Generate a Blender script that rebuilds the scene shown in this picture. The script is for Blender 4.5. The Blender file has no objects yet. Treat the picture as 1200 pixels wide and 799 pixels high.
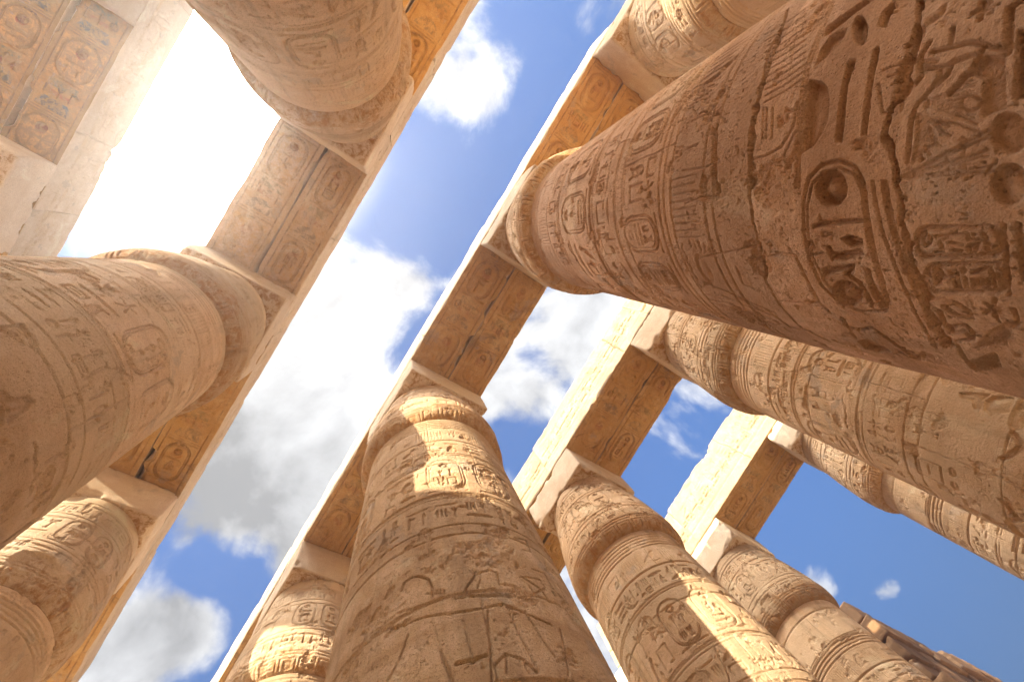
import bpy, math, random, json
import numpy as np
from mathutils import Matrix, Vector

# ------------------------------------------------------------------ camera, sky, sun
sc = bpy.context.scene
COL = sc.collection
CAM = Vector((-2.2626, -2.5595, 1.6))
cd = bpy.data.cameras.new("camera"); cam = bpy.data.objects.new("camera", cd); COL.objects.link(cam)
cd.sensor_width = 36.0; cd.sensor_fit = 'HORIZONTAL'
cd.lens = 526.17 / 1200 * 36.0
cd.clip_start = 0.05; cd.clip_end = 2000
rx, ry, rz = (0.51914314, 0.82258872, -0.22996413), (0.85326505, -0.48763193, 0.18215186), (0.03769821, -0.29078324, -0.95600063)
cam.matrix_world = Matrix(((rx[0], ry[0], rz[0], CAM.x), (rx[1], ry[1], rz[1], CAM.y), (rx[2], ry[2], rz[2], CAM.z), (0, 0, 0, 1)))
sc.camera = cam

SUN_EL, SUN_AZ = 23.85, -83.5
EXPOSURE = 2.08
sdir = Vector((math.cos(math.radians(SUN_EL)) * math.cos(math.radians(SUN_AZ)), math.cos(math.radians(SUN_EL)) * math.sin(math.radians(SUN_AZ)), math.sin(math.radians(SUN_EL))))
sl = bpy.data.lights.new("sun", 'SUN'); sl.energy = 3.6; sl.angle = math.radians(0.5); sl.color = (1.0, 0.87, 0.67)
so = bpy.data.objects.new("sun", sl); COL.objects.link(so)
so.rotation_euler = (-sdir).to_track_quat('-Z', 'Y').to_euler(); so.location = (0, -40, 30)

sc.view_settings.view_transform = 'Standard'; sc.view_settings.look = 'None'
sc.view_settings.exposure = EXPOSURE; sc.view_settings.gamma = 1.0; sc.view_settings.use_curve_mapping = False
sc.cycles.max_bounces = 10; sc.cycles.diffuse_bounces = 7; sc.cycles.use_denoising = True
sc.cycles.sample_clamp_indirect = 6.0

w = bpy.data.worlds.new("World"); sc.world = w; w.use_nodes = True
nt = w.node_tree; nt.nodes.clear(); N = nt.nodes.new; L = nt.links.new
def mth(op, a, b=None, clamp=False):
    n = N('ShaderNodeMath'); n.operation = op; n.use_clamp = clamp
    for i, v in enumerate((a, b)):
        if v is None: continue
        if isinstance(v, (int, float)): n.inputs[i].default_value = v
        else: L(v, n.inputs[i])
    return n.outputs[0]
tc = N('ShaderNodeTexCoord')
nrm = N('ShaderNodeVectorMath'); nrm.operation = 'NORMALIZE'; L(tc.outputs['Generated'], nrm.inputs[0])
DIR = nrm.outputs[0]
sky = N('ShaderNodeTexSky'); sky.sky_type = 'NISHITA'; sky.sun_disc = False
sky.sun_elevation = math.radians(SUN_EL); sky.sun_rotation = math.radians(90 - SUN_AZ)
sky.air_density = 1.3; sky.dust_density = 0.6; sky.ozone_density = 2.2; sky.altitude = 80
SKY_STRENGTH = 0.070
sep = N('ShaderNodeSeparateXYZ'); L(DIR, sep.inputs[0])
# clouds on a layer far overhead: direction -> point of a flat layer
zz = mth('MAXIMUM', mth('ADD', sep.outputs[2], 0.7), 0.05)
px_ = mth('DIVIDE', sep.outputs[0], zz); py_ = mth('DIVIDE', sep.outputs[1], zz)
cmb = N('ShaderNodeCombineXYZ'); L(px_, cmb.inputs[0]); L(py_, cmb.inputs[1]); cmb.inputs[2].default_value = 3.7
def noise(scale, detail, rough, dist, off=(0, 0, 0)):
    mp = N('ShaderNodeMapping'); mp.inputs['Location'].default_value = off; L(cmb.outputs[0], mp.inputs[0])
    n = N('ShaderNodeTexNoise'); n.inputs['Scale'].default_value = scale; n.inputs['Detail'].default_value = detail
    n.inputs['Roughness'].default_value = rough; n.inputs['Distortion'].default_value = dist
    L(mp.outputs[0], n.inputs['Vector']); return n.outputs[0]
n1 = noise(5.6, 12, 0.6, 0.3)
n2 = noise(5.6, 8, 0.55, 0.3, (0.008, 0.03, 0))
n3 = noise(4.0, 4, 0.5, 0.0, (4, 2, 0))
# (direction, half-angle in degrees, amount): cloud banks (+) and clear gaps (-)
BANKS = [((0.123, -0.419, 0.9), 11.5, 1.0),
         ((-0.055, -0.36, 0.931), 9.0, 0.5),
         ((-0.219, -0.421, 0.88), 5.0, 0.1),
         ((-0.096, -0.052, 0.994), 10.2, 0.9),
         ((-0.295, -0.014, 0.955), 12.8, 1.0),
         ((-0.46, -0.001, 0.888), 12.5, 1.05),
         ((-0.548, -0.052, 0.835), 7.2, 0.6),
         ((-0.004, -0.004, 1.0), 6.2, 0.3),
         ((-0.706, -0.018, 0.708), 5.9, 0.65),
         ((-0.742, -0.063, 0.668), 5.4, 0.5),
         ((-0.604, 0.067, 0.794), 4.0, 0.4),
         ((-0.605, 0.006, 0.796), 5.4, -0.75),
         ((0.397, -0.072, 0.915), 7.8, 0.6),
         ((0.294, -0.032, 0.955), 6.6, 0.5),
         ((0.26, -0.155, 0.953), 5.4, 0.3),
         ((0.13, -0.021, 0.991), 11.3, -0.75),
         ((0.507, 0.014, 0.862), 4.9, 0.1),
         ((0.324, 0.1, 0.941), 7.8, -0.5),
         ((-0.097, 0.303, 0.948), 9.6, 0.75),
         ((0.091, 0.421, 0.902), 9.3, 0.85),
         ((0.001, 0.353, 0.936), 5.4, -0.45),
         ((-0.201, 0.403, 0.893), 5.7, -0.45),
         ((0.021, 0.645, 0.764), 6.9, 0.55),
         ((-0.147, 0.655, 0.741), 4.6, -0.2),
         ((-0.014, 0.813, 0.582), 8.6, -1.2),
         ((-0.035, 0.899, 0.437), 8.1, -1.4),
         ((-0.031, 0.935, 0.353), 6.6, -1.4),
         ((-0.094, 0.843, 0.529), 2.6, 1.5),
         ((-0.053, 0.874, 0.484), 2.6, 1.45),
         ((0, 0, -1), 118, 0.6)]  # last entry: unseen cloud ring round the horizon, added for fill light
bias = None
for d, ang, amt in BANKS:
    dt = N('ShaderNodeVectorMath'); dt.operation = 'DOT_PRODUCT'; L(DIR, dt.inputs[0]); dt.inputs[1].default_value = Vector(d).normalized()
    mr = N('ShaderNodeMapRange'); mr.interpolation_type = 'SMOOTHSTEP'
    mr.inputs['From Min'].default_value = math.cos(math.radians(ang)); mr.inputs['From Max'].default_value = math.cos(math.radians(ang * 0.25))
    mr.inputs['To Min'].default_value = 0; mr.inputs['To Max'].default_value = amt
    L(dt.outputs['Value'], mr.inputs['Value'])
    bias = mr.outputs[0] if bias is None else mth('ADD', bias, mr.outputs[0])
# brightening towards the sun's side of the sky
def lobe(d, inner, outer, amt):
    dt = N('ShaderNodeVectorMath'); dt.operation = 'DOT_PRODUCT'; L(DIR, dt.inputs[0]); dt.inputs[1].default_value = Vector(d).normalized()
    mr = N('ShaderNodeMapRange'); mr.interpolation_type = 'SMOOTHERSTEP'
    mr.inputs['From Min'].default_value = math.cos(math.radians(outer)); mr.inputs['From Max'].default_value = math.cos(math.radians(inner))
    mr.inputs['To Min'].default_value = 0; mr.inputs['To Max'].default_value = amt
    L(dt.outputs['Value'], mr.inputs['Value']); return mr.outputs[0]
n4 = noise(2.6, 3, 0.5, 0.6, (1.3, 7.1, 0)); big = mth('MULTIPLY', mth('SUBTRACT', n4, 0.5), 1.6)
bias = mth('ADD', bias, big)
dens = mth('ADD', mth('MULTIPLY', mth('SUBTRACT', n1, 0.5), 4.4), bias)
cov = N('ShaderNodeMapRange'); cov.interpolation_type = 'SMOOTHSTEP'; L(dens, cov.inputs['Value'])
cov.inputs['From Min'].default_value = 0.0; cov.inputs['From Max'].default_value = 0.75
dens2 = mth('ADD', mth('MULTIPLY', mth('SUBTRACT', n2, 0.5), 4.4), bias)
lit = mth('SUBTRACT', dens, dens2)              # side of each puff turned to the sun
thick = N('ShaderNodeMapRange'); L(dens2, thick.inputs['Value']); thick.inputs['From Min'].default_value = 0.15; thick.inputs['From Max'].default_value = 0.95
shade = mth('ADD', mth('MULTIPLY', thick.outputs[0], -0.16), mth('ADD', mth('MULTIPLY', lit, 0.38), 1.0))
shade = mth('ADD', shade, mth('MULTIPLY', mth('SUBTRACT', n3, 0.5), 0.5))
for a in [((-0.541, 0.053, 0.839), 4, 17, 0.16), ((-0.726, -0.023, 0.687), 2, 9, 0.2), ((-0.519, -0.087, 0.85), 3, 10, 0.15), ((-0.237, 0.437, 0.868), 3, 8, 0.12)]: shade = mth('SUBTRACT', shade, lobe(*a))   # shadowed cloud bases
shade = mth('MINIMUM', mth('MAXIMUM', shade, 0.42), 1.2)
GL = [((0.054, -0.41, 0.91), 1, 20, 0.7), ((0.054, -0.41, 0.91), 1, 16, 10.0), ((0.05, -0.92, 0.38), 5, 45, 0.5)]
glow = None
for a in GL:
    o_ = lobe(*a); glow = o_ if glow is None else mth('ADD', glow, o_)
CLOUD = 0.28
cl = N('ShaderNodeVectorMath'); cl.operation = 'SCALE'; cl.inputs[0].default_value = (0.97, 0.98, 1.0)
L(mth('MULTIPLY', shade, mth('ADD', mth('MULTIPLY', glow, 0.8), CLOUD)), cl.inputs['Scale'])
ss = N('ShaderNodeVectorMath'); ss.operation = 'SCALE'; L(sky.outputs[0], ss.inputs[0]); ss.inputs['Scale'].default_value = SKY_STRENGTH
low = N('ShaderNodeMapRange'); low.interpolation_type = 'SMOOTHSTEP'; L(sep.outputs[2], low.inputs['Value'])
low.inputs['From Min'].default_value = 0.2; low.inputs['From Max'].default_value = 0.95; low.inputs['To Min'].default_value = 0.22; low.inputs['To Max'].default_value = 1.0
tint = N('ShaderNodeVectorMath'); tint.operation = 'MULTIPLY'; s2 = N('ShaderNodeVectorMath'); s2.operation = 'SCALE'; L(ss.outputs[0], s2.inputs[0]); L(low.outputs[0], s2.inputs['Scale']); L(s2.outputs[0], tint.inputs[0]); tint.inputs[1].default_value = (0.62, 0.80, 1.14)
mx = N('ShaderNodeMix'); mx.data_type = 'VECTOR'; L(cov.outputs[0], mx.inputs['Factor']); L(tint.outputs[0], mx.inputs['A']); L(cl.outputs[0], mx.inputs['B'])
gl = N('ShaderNodeVectorMath'); gl.operation = 'SCALE'; gl.inputs[0].default_value = (1.0, 0.9, 0.74); L(glow, gl.inputs['Scale'])
ad = N('ShaderNodeVectorMath'); ad.operation = 'ADD'; L(mx.outputs['Result'], ad.inputs[0]); L(gl.outputs[0], ad.inputs[1])
bg = N('ShaderNodeBackground'); L(ad.outputs[0], bg.inputs['Color']); bg.inputs['Strength'].default_value = 1.0
wo = N('ShaderNodeOutputWorld'); L(bg.outputs[0], wo.inputs['Surface'])
w.cycles.sampling_method = 'MANUAL'; w.cycles.sample_map_resolution = 1024
# ------------------------------------------------------------------ noise and relief helpers
def vnoise2(u, v, seed, pu=None):
    """smooth value noise on arrays u, v (period pu cells in u)"""
    r = np.random.RandomState(seed); G = r.rand(256, 256).astype(np.float32)
    iu = np.floor(u).astype(np.int64); iv = np.floor(v).astype(np.int64); fu = (u - iu).astype(np.float32); fv = (v - iv).astype(np.float32)
    fu = fu * fu * (3 - 2 * fu); fv = fv * fv * (3 - 2 * fv)
    m = pu if pu else 256
    a = G[(iu % m) % 256, iv % 256]; b = G[((iu + 1) % m) % 256, iv % 256]; c = G[(iu % m) % 256, (iv + 1) % 256]; d = G[((iu + 1) % m) % 256, (iv + 1) % 256]
    return a * (1 - fu) * (1 - fv) + b * fu * (1 - fv) + c * (1 - fu) * fv + d * fu * fv
def fbm2(u, v, seed, oct=4, pu=None, gain=0.5):
    s = 0; a = 1; t = 0
    for i in range(oct):
        s = s + a * vnoise2(u * 2 ** i, v * 2 ** i, seed + i, pu * 2 ** i if pu else None); t += a; a *= gain
    return s / t
def vnoise3(P, seed):
    r = np.random.RandomState(seed); G = r.rand(32, 32, 32).astype(np.float32)
    I = np.floor(P).astype(np.int64); F = (P - I).astype(np.float32); F = F * F * (3 - 2 * F); o = 0
    for dx in (0, 1):
        for dy in (0, 1):
            for dz in (0, 1):
                wt = (F[:, 0] if dx else 1 - F[:, 0]) * (F[:, 1] if dy else 1 - F[:, 1]) * (F[:, 2] if dz else 1 - F[:, 2])
                o = o + wt * G[(I[:, 0] + dx) % 32, (I[:, 1] + dy) % 32, (I[:, 2] + dz) % 32]
    return o
def fbm3(P, seed, oct=4, gain=0.5):
    s = 0; a = 1; t = 0
    for i in range(oct):
        s = s + a * vnoise3(P * 2 ** i, seed + i); t += a; a *= gain
    return s / t
def sstep(x, a, b):
    t = np.clip((x - a) / (b - a), 0, 1); return t * t * (3 - 2 * t)

class Relief:
    """depth of carving on a (u, v) grid in metres; u wraps round when period is set"""
    def __init__(s, U, V, period=None):
        s.U = U; s.V = V; s.P = period; s.H = np.zeros((len(V), len(U)), np.float32)
    def win(s, u0, u1, v0, v1):
        j0 = np.searchsorted(s.V, v0); j1 = np.searchsorted(s.V, v1)
        if j1 <= j0: return
        offs = (0,) if not s.P else (-s.P, 0, s.P)
        for o in offs:
            i0 = np.searchsorted(s.U, u0 + o); i1 = np.searchsorted(s.U, u1 + o)
            if i1 > i0:
                yield slice(j0, j1), slice(i0, i1), (s.U[i0:i1] - o)[None, :], s.V[j0:j1][:, None]
    @staticmethod
    def dist(u, v, pts):
        d = None
        for (a, b), (c, e) in zip(pts[:-1], pts[1:]):
            du, dv = c - a, e - b; q = du * du + dv * dv + 1e-12
            t = np.clip(((u - a) * du + (v - b) * dv) / q, 0, 1)
            dd = (u - a - t * du) ** 2 + (v - b - t * dv) ** 2
            d = dd if d is None else np.minimum(d, dd)
        return np.sqrt(d)
    def stroke(s, pts, w, d):
        x = [p[0] for p in pts]; y = [p[1] for p in pts]
        for J, I, u, v in s.win(min(x) - w, max(x) + w, min(y) - w, max(y) + w):
            h = d * (1 - sstep(s.dist(u, v, pts), w * 0.58, w)); s.H[J, I] = np.maximum(s.H[J, I], h)
    def fill(s, pts, d, ball=False, edge=0.012):
        x = [p[0] for p in pts]; y = [p[1] for p in pts]; q = list(pts) + [pts[0]]; m = edge
        R = 0.5 * min(max(x) - min(x), max(y) - min(y)) + 1e-6
        for J, I, u, v in s.win(min(x) - m, max(x) + m, min(y) - m, max(y) + m):
            ins = np.zeros(np.broadcast(u, v).shape, bool)
            for (a, b), (c, e) in zip(q[:-1], q[1:]):
                if abs(e - b) < 1e-9: continue
                ins ^= ((b > v) != (e > v)) & (u < (c - a) * (v - b) / (e - b) + a)
            sd = s.dist(u, v, q) * np.where(ins, 1, -1)
            h = d * sstep(sd, -m * 0.4, m)
            if ball: h = h * (1 - 0.8 * sstep(sd, R * 0.2, R * 0.85))
            else: h = h * (1 - 0.35 * sstep(sd, R * 0.15, R))
            s.H[J, I] = np.maximum(s.H[J, I], h)
    def ell(s, c, a, b, d, ball=False, w=None, n=14):
        p = [(c[0] + a * math.cos(t), c[1] + b * math.sin(t)) for t in [i * 2 * math.pi / n for i in range(n)]]
        if w: s.stroke(p + [p[0]], w, d)
        else: s.fill(p, d, ball)

# signs in a unit box: s = stroke, f = sunk shape, e = sunk disc (b: with a raised middle), o = ring
SIGNS = [
    [('s', [(.5, 0), (.5, .55)]), ('f', [(.5, .35), (.72, .6), (.6, 1), (.4, .95), (.35, .6)])],
    [('s', [(0, .5), (.12, .62), (.25, .4), (.38, .62), (.5, .4), (.62, .62), (.75, .4), (.88, .62), (1, .45)])],
    [('b', .5, .5, .4, .4)],
    [('o', .5, .76, .17, .22), ('s', [(.5, .55), (.5, 0)]), ('s', [(.18, .5), (.82, .5)])],
    [('f', [(0, .5), (.25, .66), (.5, .72), (.75, .66), (1, .5), (.75, .36), (.5, .3), (.25, .36)])],
    [('f', [(.1, .35), (.35, .6), (.55, .7), (.6, .92), (.75, 1), (.95, .88), (.82, .8), (.8, .6), (.7, .38), (.5, .25), (.2, .2), (-.05, .15)]), ('s', [(.5, .28), (.48, 0), (.62, 0)]), ('s', [(.62, .3), (.64, .02), (.78, .02)])],
    [('o', .5, .5, .48, .2), ('e', .5, .5, .14, .16)],
    [('f', [(.05, .3), (.15, .6), (.35, .75), (.65, .75), (.85, .6), (.95, .3)])],
    [('f', [(.42, 0), (.42, .7), (.55, 1), (.7, .85), (.64, .6), (.58, 0)])],
    [('f', [(0, .65), (1, .65), (.85, .42), (.6, .3), (.4, .3), (.15, .42)])],
    [('s', [(0, .3), (.2, .42), (.35, .3), (.5, .42), (.65, .35), (.72, .6), (.85, .78), (1, .7)])],
    [('s', [(.5, 0), (.45, .85), (.25, .92)]), ('s', [(.45, .85), (.7, 1)])],
    [('s', [(.05, .1), (.05, .85), (.95, .85), (.95, .1), (.65, .1)])],
    [('s', [(.1, .1), (.9, .1), (.9, .9), (.1, .9), (.1, .1)]), ('s', [(.3, .5), (.7, .5)])],
    [('s', [(.15, .15), (.15, .85)]), ('s', [(.5, .15), (.5, .85)]), ('s', [(.85, .15), (.85, .85)])],
    [('s', [(.5, .5), (.5 + .45 * math.cos(t), .5 + .45 * math.sin(t))]) for t in (1.57, 2.83, 4.08, 5.34, 0.31)],
    [('f', [(.15, 0), (.85, 0), (.8, .2), (.6, .25), (.62, .5), (.8, .42), (.85, .5), (.6, .65), (.6, .72), (.66, .85), (.55, 1), (.38, .98), (.34, .8), (.2, .6), (.15, .3)])],
    [('o', .5, .42, .26, .36), ('s', [(.2, .42), (.8, .42)]), ('s', [(.3, .75), (.2, .95)]), ('s', [(.7, .75), (.8, .95)])],
    [('f', [(0, .55), (.7, .62), (.8, .75), (1, .7), (.9, .5), (.7, .45), (0, .4)])],
    [('f', [(.35, 1), (.6, 1), (.58, .35), (.95, .18), (.95, 0), (.3, 0)])],
    [('s', [(.3, 0), (.3, 1)]), ('f', [(.3, 1), (.85, .9), (.85, .75), (.3, .8)])],
    [('s', [(0, .35), (1, .35)]), ('s', [(0, .6), (1, .6)])],
    [('s', [(.5, 0), (.5, .45)]), ('f', [(.15, 1), (.3, .6), (.5, .42), (.7, .6), (.85, 1), (.62, .8), (.5, 1), (.38, .8)])],
    [('s', [(.5, 0), (.5, .8)]), ('s', [(.2, .95), (.2, .8), (.8, .8), (.8, .95)]), ('s', [(.25, .62), (.75, .62)]), ('s', [(.3, .0), (.7, .0)])],
]
WIDE = (1, 4, 6, 9, 10, 18, 21)
def sign(R, k, u, v, a, b, d, wd):
    for p in SIGNS[k]:
        if p[0] == 's': R.stroke([(u + x * a, v + y * b) for x, y in p[1]], wd, d)
        elif p[0] == 'f': R.fill([(u + x * a, v + y * b) for x, y in p[1]], d * 1.2, edge=wd * 0.8)
        elif p[0] == 'o': R.ell((u + p[1] * a, v + p[2] * b), p[3] * a, p[4] * b, d, w=wd)
        else: R.ell((u + p[1] * a, v + p[2] * b), p[3] * a, p[4] * b, d * 1.2, ball=p[0] == 'b')
def sign_stack(R, rnd, u, v, a, b, d, wd):
    """a block of signs filling a box, as scribes pack them"""
    y = v + b
    while y > v + 0.25 * a:
        if rnd.random() < .45:
            h = min(a * rnd.uniform(.3, .42), y - v); sign(R, rnd.choice(WIDE), u, y - h, a, h, d, wd); y -= h * 1.12
        else:
            h = min(a * rnd.uniform(.62, .95), y - v); n = rnd.choice((1, 2, 2)); k = [q for q in range(len(SIGNS)) if q not in WIDE]
            for i in range(n): sign(R, rnd.choice(k), u + i * a / n + a * .04, y - h, a / n * .86, h, d, wd)
            y -= h * 1.12
def rounded(u0, v0, u1, v1, r):
    o = []
    for cx, cy, s in ((u1 - r, v1 - r, 0), (u0 + r, v1 - r, 1), (u0 + r, v0 + r, 2), (u1 - r, v0 + r, 3)):
        o += [(cx + r * math.cos((s + k / 4) * math.pi / 2), cy + r * math.sin((s + k / 4) * math.pi / 2)) for k in range(5)]
    return o + [o[0]]
def cartouche(R, rnd, u, v, a, b, d, wd):
    r = a * .46
    R.stroke(rounded(u, v, u + a, v + b, r), wd * 1.1, d); R.stroke(rounded(u + wd * 2.4, v + wd * 2.4, u + a - wd * 2.4, v + b - wd * 2.4, r * .8), wd * .7, d * .6)
    R.stroke([(u, v - wd * 1.6), (u + a, v - wd * 1.6)], wd, d)
    sign(R, 2, u + a * .3, v + b - a * .55, a * .4, a * .38, d * 1.2, wd)
    sign_stack(R, rnd, u + a * .22, v + a * .22, a * .56, b - a * .85, d, wd)
def ring(R, v, wd, d):
    R.stroke([(R.U[0] - .1, v), (R.U[-1] + .1, v)], wd, d)
def frieze(R, rnd, v0, v1, d, wd, kind='text'):
    P = R.P or (R.U[-1] - R.U[0]); u = R.U[0]; h = v1 - v0
    if kind == 'text':
        n = max(1, int(P / (h * .75))); a = P / n
        for i in range(n): sign_stack(R, rnd, u + i * a + a * .08, v0 + h * .06, a * .84, h * .86, d, wd)
    elif kind == 'cart':
        n = max(2, int(P / (h * .62))); a = P / n
        for i in range(n):
            if i % 3 == 2:
                sign_stack(R, rnd, u + i * a + a * .1, v0 + h * .05, a * .8, h * .88, d, wd)
            else: cartouche(R, rnd, u + i * a + a * .1, v0 + h * .08, a * .74, h * .84, d, wd)
    elif kind == 'rods':
        n = int(P / .055)
        for i in range(n):
            if (i // 9) % 2 == 0: R.stroke([(u + i * .055, v0 + h * .1), (u + i * .055, v1 - h * .1)], .010, d)
            elif i % 9 == 0: sign_stack(R, rnd, u + i * .055 + .04, v0 + h * .1, .40, h * .8, d, wd)
    elif kind == 'leaves':
        n = int(P / (h * .32)); a = P / n
        for i in range(n):
            x = u + i * a
            R.stroke([(x, v0), (x + a * .06, v0 + h * .55), (x + a / 2, v1 - h * .03), (x + a * .94, v0 + h * .55), (x + a, v0)], wd, d)
            R.stroke([(x + a * .28, v0), (x + a * .32, v0 + h * .5), (x + a / 2, v0 + h * .8), (x + a * .68, v0 + h * .5), (x + a * .72, v0)], wd * .7, d * .7)
    elif kind == 'boxes':
        n = int(P / (h * 1.1)); a = P / n
        for i in range(n):
            x = u + i * a
            R.stroke([(x + a * .1, v0 + h * .12), (x + a * .1, v1 - h * .12), (x + a * .9, v1 - h * .12), (x + a * .9, v0 + h * .12), (x + a * .1, v0 + h * .12)], wd, d)
            if i % 2: R.fill([(x + a * .28, v0 + h * .25), (x + a * .28, v1 - h * .25), (x + a * .72, v1 - h * .25), (x + a * .72, v0 + h * .25)], d)
            else: sign_stack(R, rnd, x + a * .2, v0 + h * .2, a * .6, h * .6, d, wd)
def figure(R, rnd, u, v, h, f, d, wd):
    """a striding figure in sunk relief, h tall, facing f: cut round the outline, the body left rounded inside"""
    g = lambda pts: [(u + f * x * h, v + y * h) for x, y in pts]
    def body(pts, k=1.0): R.fill(g(pts), d * 1.3 * k, True, edge=wd * .6)
    body([(-.19, 0), (-.06, 0), (-.055, .025), (-.125, .035), (-.115, .12), (-.085, .2), (-.075, .31), (-.145, .31), (-.15, .2), (-.165, .1), (-.16, .03)])
    body([(.035, 0), (.17, 0), (.17, .022), (.095, .038), (.085, .12), (.07, .2), (.055, .31), (-.025, .31), (.01, .2), (.045, .1), (.05, .03)])
    body([(-.155, .30), (.06, .30), (.20, .30), (.085, .47), (.055, .51), (-.075, .51), (-.11, .42)])
    for i in range(5): R.stroke(g([(.0 + .035 * i, .31), (.02 + .012 * i, .49)]), wd * .45, d * .8)
    body([(-.075, .515), (.055, .515), (.075, .6), (.125, .69), (.10, .725), (.02, .735), (-.04, .735), (-.13, .725), (-.15, .69), (-.09, .6)])
    body([(-.15, .70), (-.175, .69), (-.19, .6), (-.20, .5), (-.185, .44), (-.155, .44), (-.165, .52), (-.15, .6), (-.125, .66)])
    body([(.11, .70), (.13, .66), (.2, .6), (.30, .66), (.335, .70), (.32, .725), (.28, .69), (.2, .645), (.15, .70)])
    body([(-.06, .745), (.02, .745), (.035, .775), (.055, .795), (.05, .81), (.07, .822), (.05, .85), (.045, .875), (-.02, .89), (-.065, .87), (-.085, .82), (-.09, .765)])
    body([(-.075, .885), (-.03, .905), (.045, .888), (.05, .93), (.01, .95), (.0, 1.03), (-.035, 1.05), (-.06, .98)])
    R.ell((u + f * .022 * h, v + .838 * h), .013 * h, .005 * h, d * 1.3)
def scene_register(R, rnd, v0, v1, d, wd, side=1):
    P = R.P; u = R.U[0]; h = v1 - v0; n = max(3, int(P / (h * .62))); a = P / n
    for i in range(n):
        c = u + (i + .5) * a
        if i % 3 == 2:
            x0 = c - a * .38
            R.stroke([(x0, v0 + h * .02), (x0 + a * .7, v0 + h * .02), (x0 + a * .6, v0 + h * .1), (x0 + a * .1, v0 + h * .1), (x0, v0 + h * .02)], wd, d)
            for k in range(4):
                R.stroke([(x0 + a * (.12 + .14 * k), v0 + h * .1), (x0 + a * (.12 + .14 * k), v0 + h * .42)], wd * .8, d * .8); R.ell((x0 + a * (.12 + .14 * k), v0 + h * .48), a * .05, h * .05, d, True)
            R.stroke([(x0, v0 + h * .56), (x0 + a * .7, v0 + h * .56)], wd, d)
            cartouche(R, rnd, x0 + a * .04, v0 + h * .6, a * .28, h * .36, d * .9, wd * .8); cartouche(R, rnd, x0 + a * .38, v0 + h * .6, a * .28, h * .36, d * .9, wd * .8)
        else:
            figure(R, rnd, c - a * .05, v0, h * .78, 1 if i % 3 == 0 else -1, d, wd)
            sign_stack(R, rnd, c - a * .45, v0 + h * .82, a * .26, h * .16, d * .8, wd * .7); sign_stack(R, rnd, c + a * .16, v0 + h * .74, a * .26, h * .24, d * .8, wd * .7)
            R.stroke([(c + a * .47, v0), (c + a * .47, v1)], wd * .7, d * .6)
def crackline(R, rnd, u0, v0, u1, v1, w, d, seed, amp=.02, n=60):
    """ragged open joint or crack, chipped along its edges"""
    t = np.linspace(0, 1, n); nu = (np.random.RandomState(seed).rand(n) - .5); nu = np.convolve(nu, np.ones(4) / 4, 'same') * amp * 2; nw = np.random.RandomState(seed + 1).rand(n + 8); nw = np.convolve(nw, np.ones(9) / 9, 'valid'); nu = nu + (np.random.RandomState(seed + 2).rand(n) - .5) * amp * .35
    L_ = math.hypot(u1 - u0, v1 - v0) + 1e-9; ou, ov = -(v1 - v0) / L_, (u1 - u0) / L_
    p = [(u0 + (u1 - u0) * a + ou * b, v0 + (v1 - v0) * a + ov * b) for a, b in zip(t, nu)]
    for i in range(n - 1): R.stroke([p[i], p[i + 1]], w * (.35 + 1.3 * nw[i]), d * (.4 + 1.1 * nw[i]))

# ------------------------------------------------------------------ mesh helpers
def mesh_obj(name, co, faces, mat, parent=None, loc=None, smooth=True):
    me = bpy.data.meshes.new(name); co = np.asarray(co, np.float32); F = np.asarray(faces, np.int32)
    me.vertices.add(len(co)); me.vertices.foreach_set('co', co.ravel())
    me.loops.add(F.size); me.loops.foreach_set('vertex_index', F.ravel())
    me.polygons.add(len(F)); me.polygons.foreach_set('loop_start', np.arange(0, F.size, 4, dtype=np.int32)); me.polygons.foreach_set('loop_total', np.full(len(F), 4, np.int32))
    me.polygons.foreach_set('use_smooth', np.full(len(F), smooth))
    me.update(calc_edges=True); me.validate()
    me.materials.append(mat); o = bpy.data.objects.new(name, me); COL.objects.link(o)
    if parent: o.parent = parent
    if loc: o.location = loc
    return o
def grid_faces(nv, nu, wrap=False, base=0, flip=False):
    j, i = np.meshgrid(np.arange(nv - 1), np.arange(nu if wrap else nu - 1), indexing='ij'); i2 = (i + 1) % nu
    F = np.stack([j * nu + i, j * nu + i2, (j + 1) * nu + i2, (j + 1) * nu + i], -1).reshape(-1, 4) + base
    return F[:, ::-1] if flip else F
def empty(name, loc, label=None, cat=None, group=None):
    o = bpy.data.objects.new(name, None); o.empty_display_size = .3; o.location = loc; COL.objects.link(o); tag(o, label, cat, group, 'thing'); return o
def tag(o, label=None, cat=None, group=None, kind=None):
    for k, v in (('label', label), ('category', cat), ('group', group), ('kind', kind)):
        if v: o[k] = v

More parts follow.
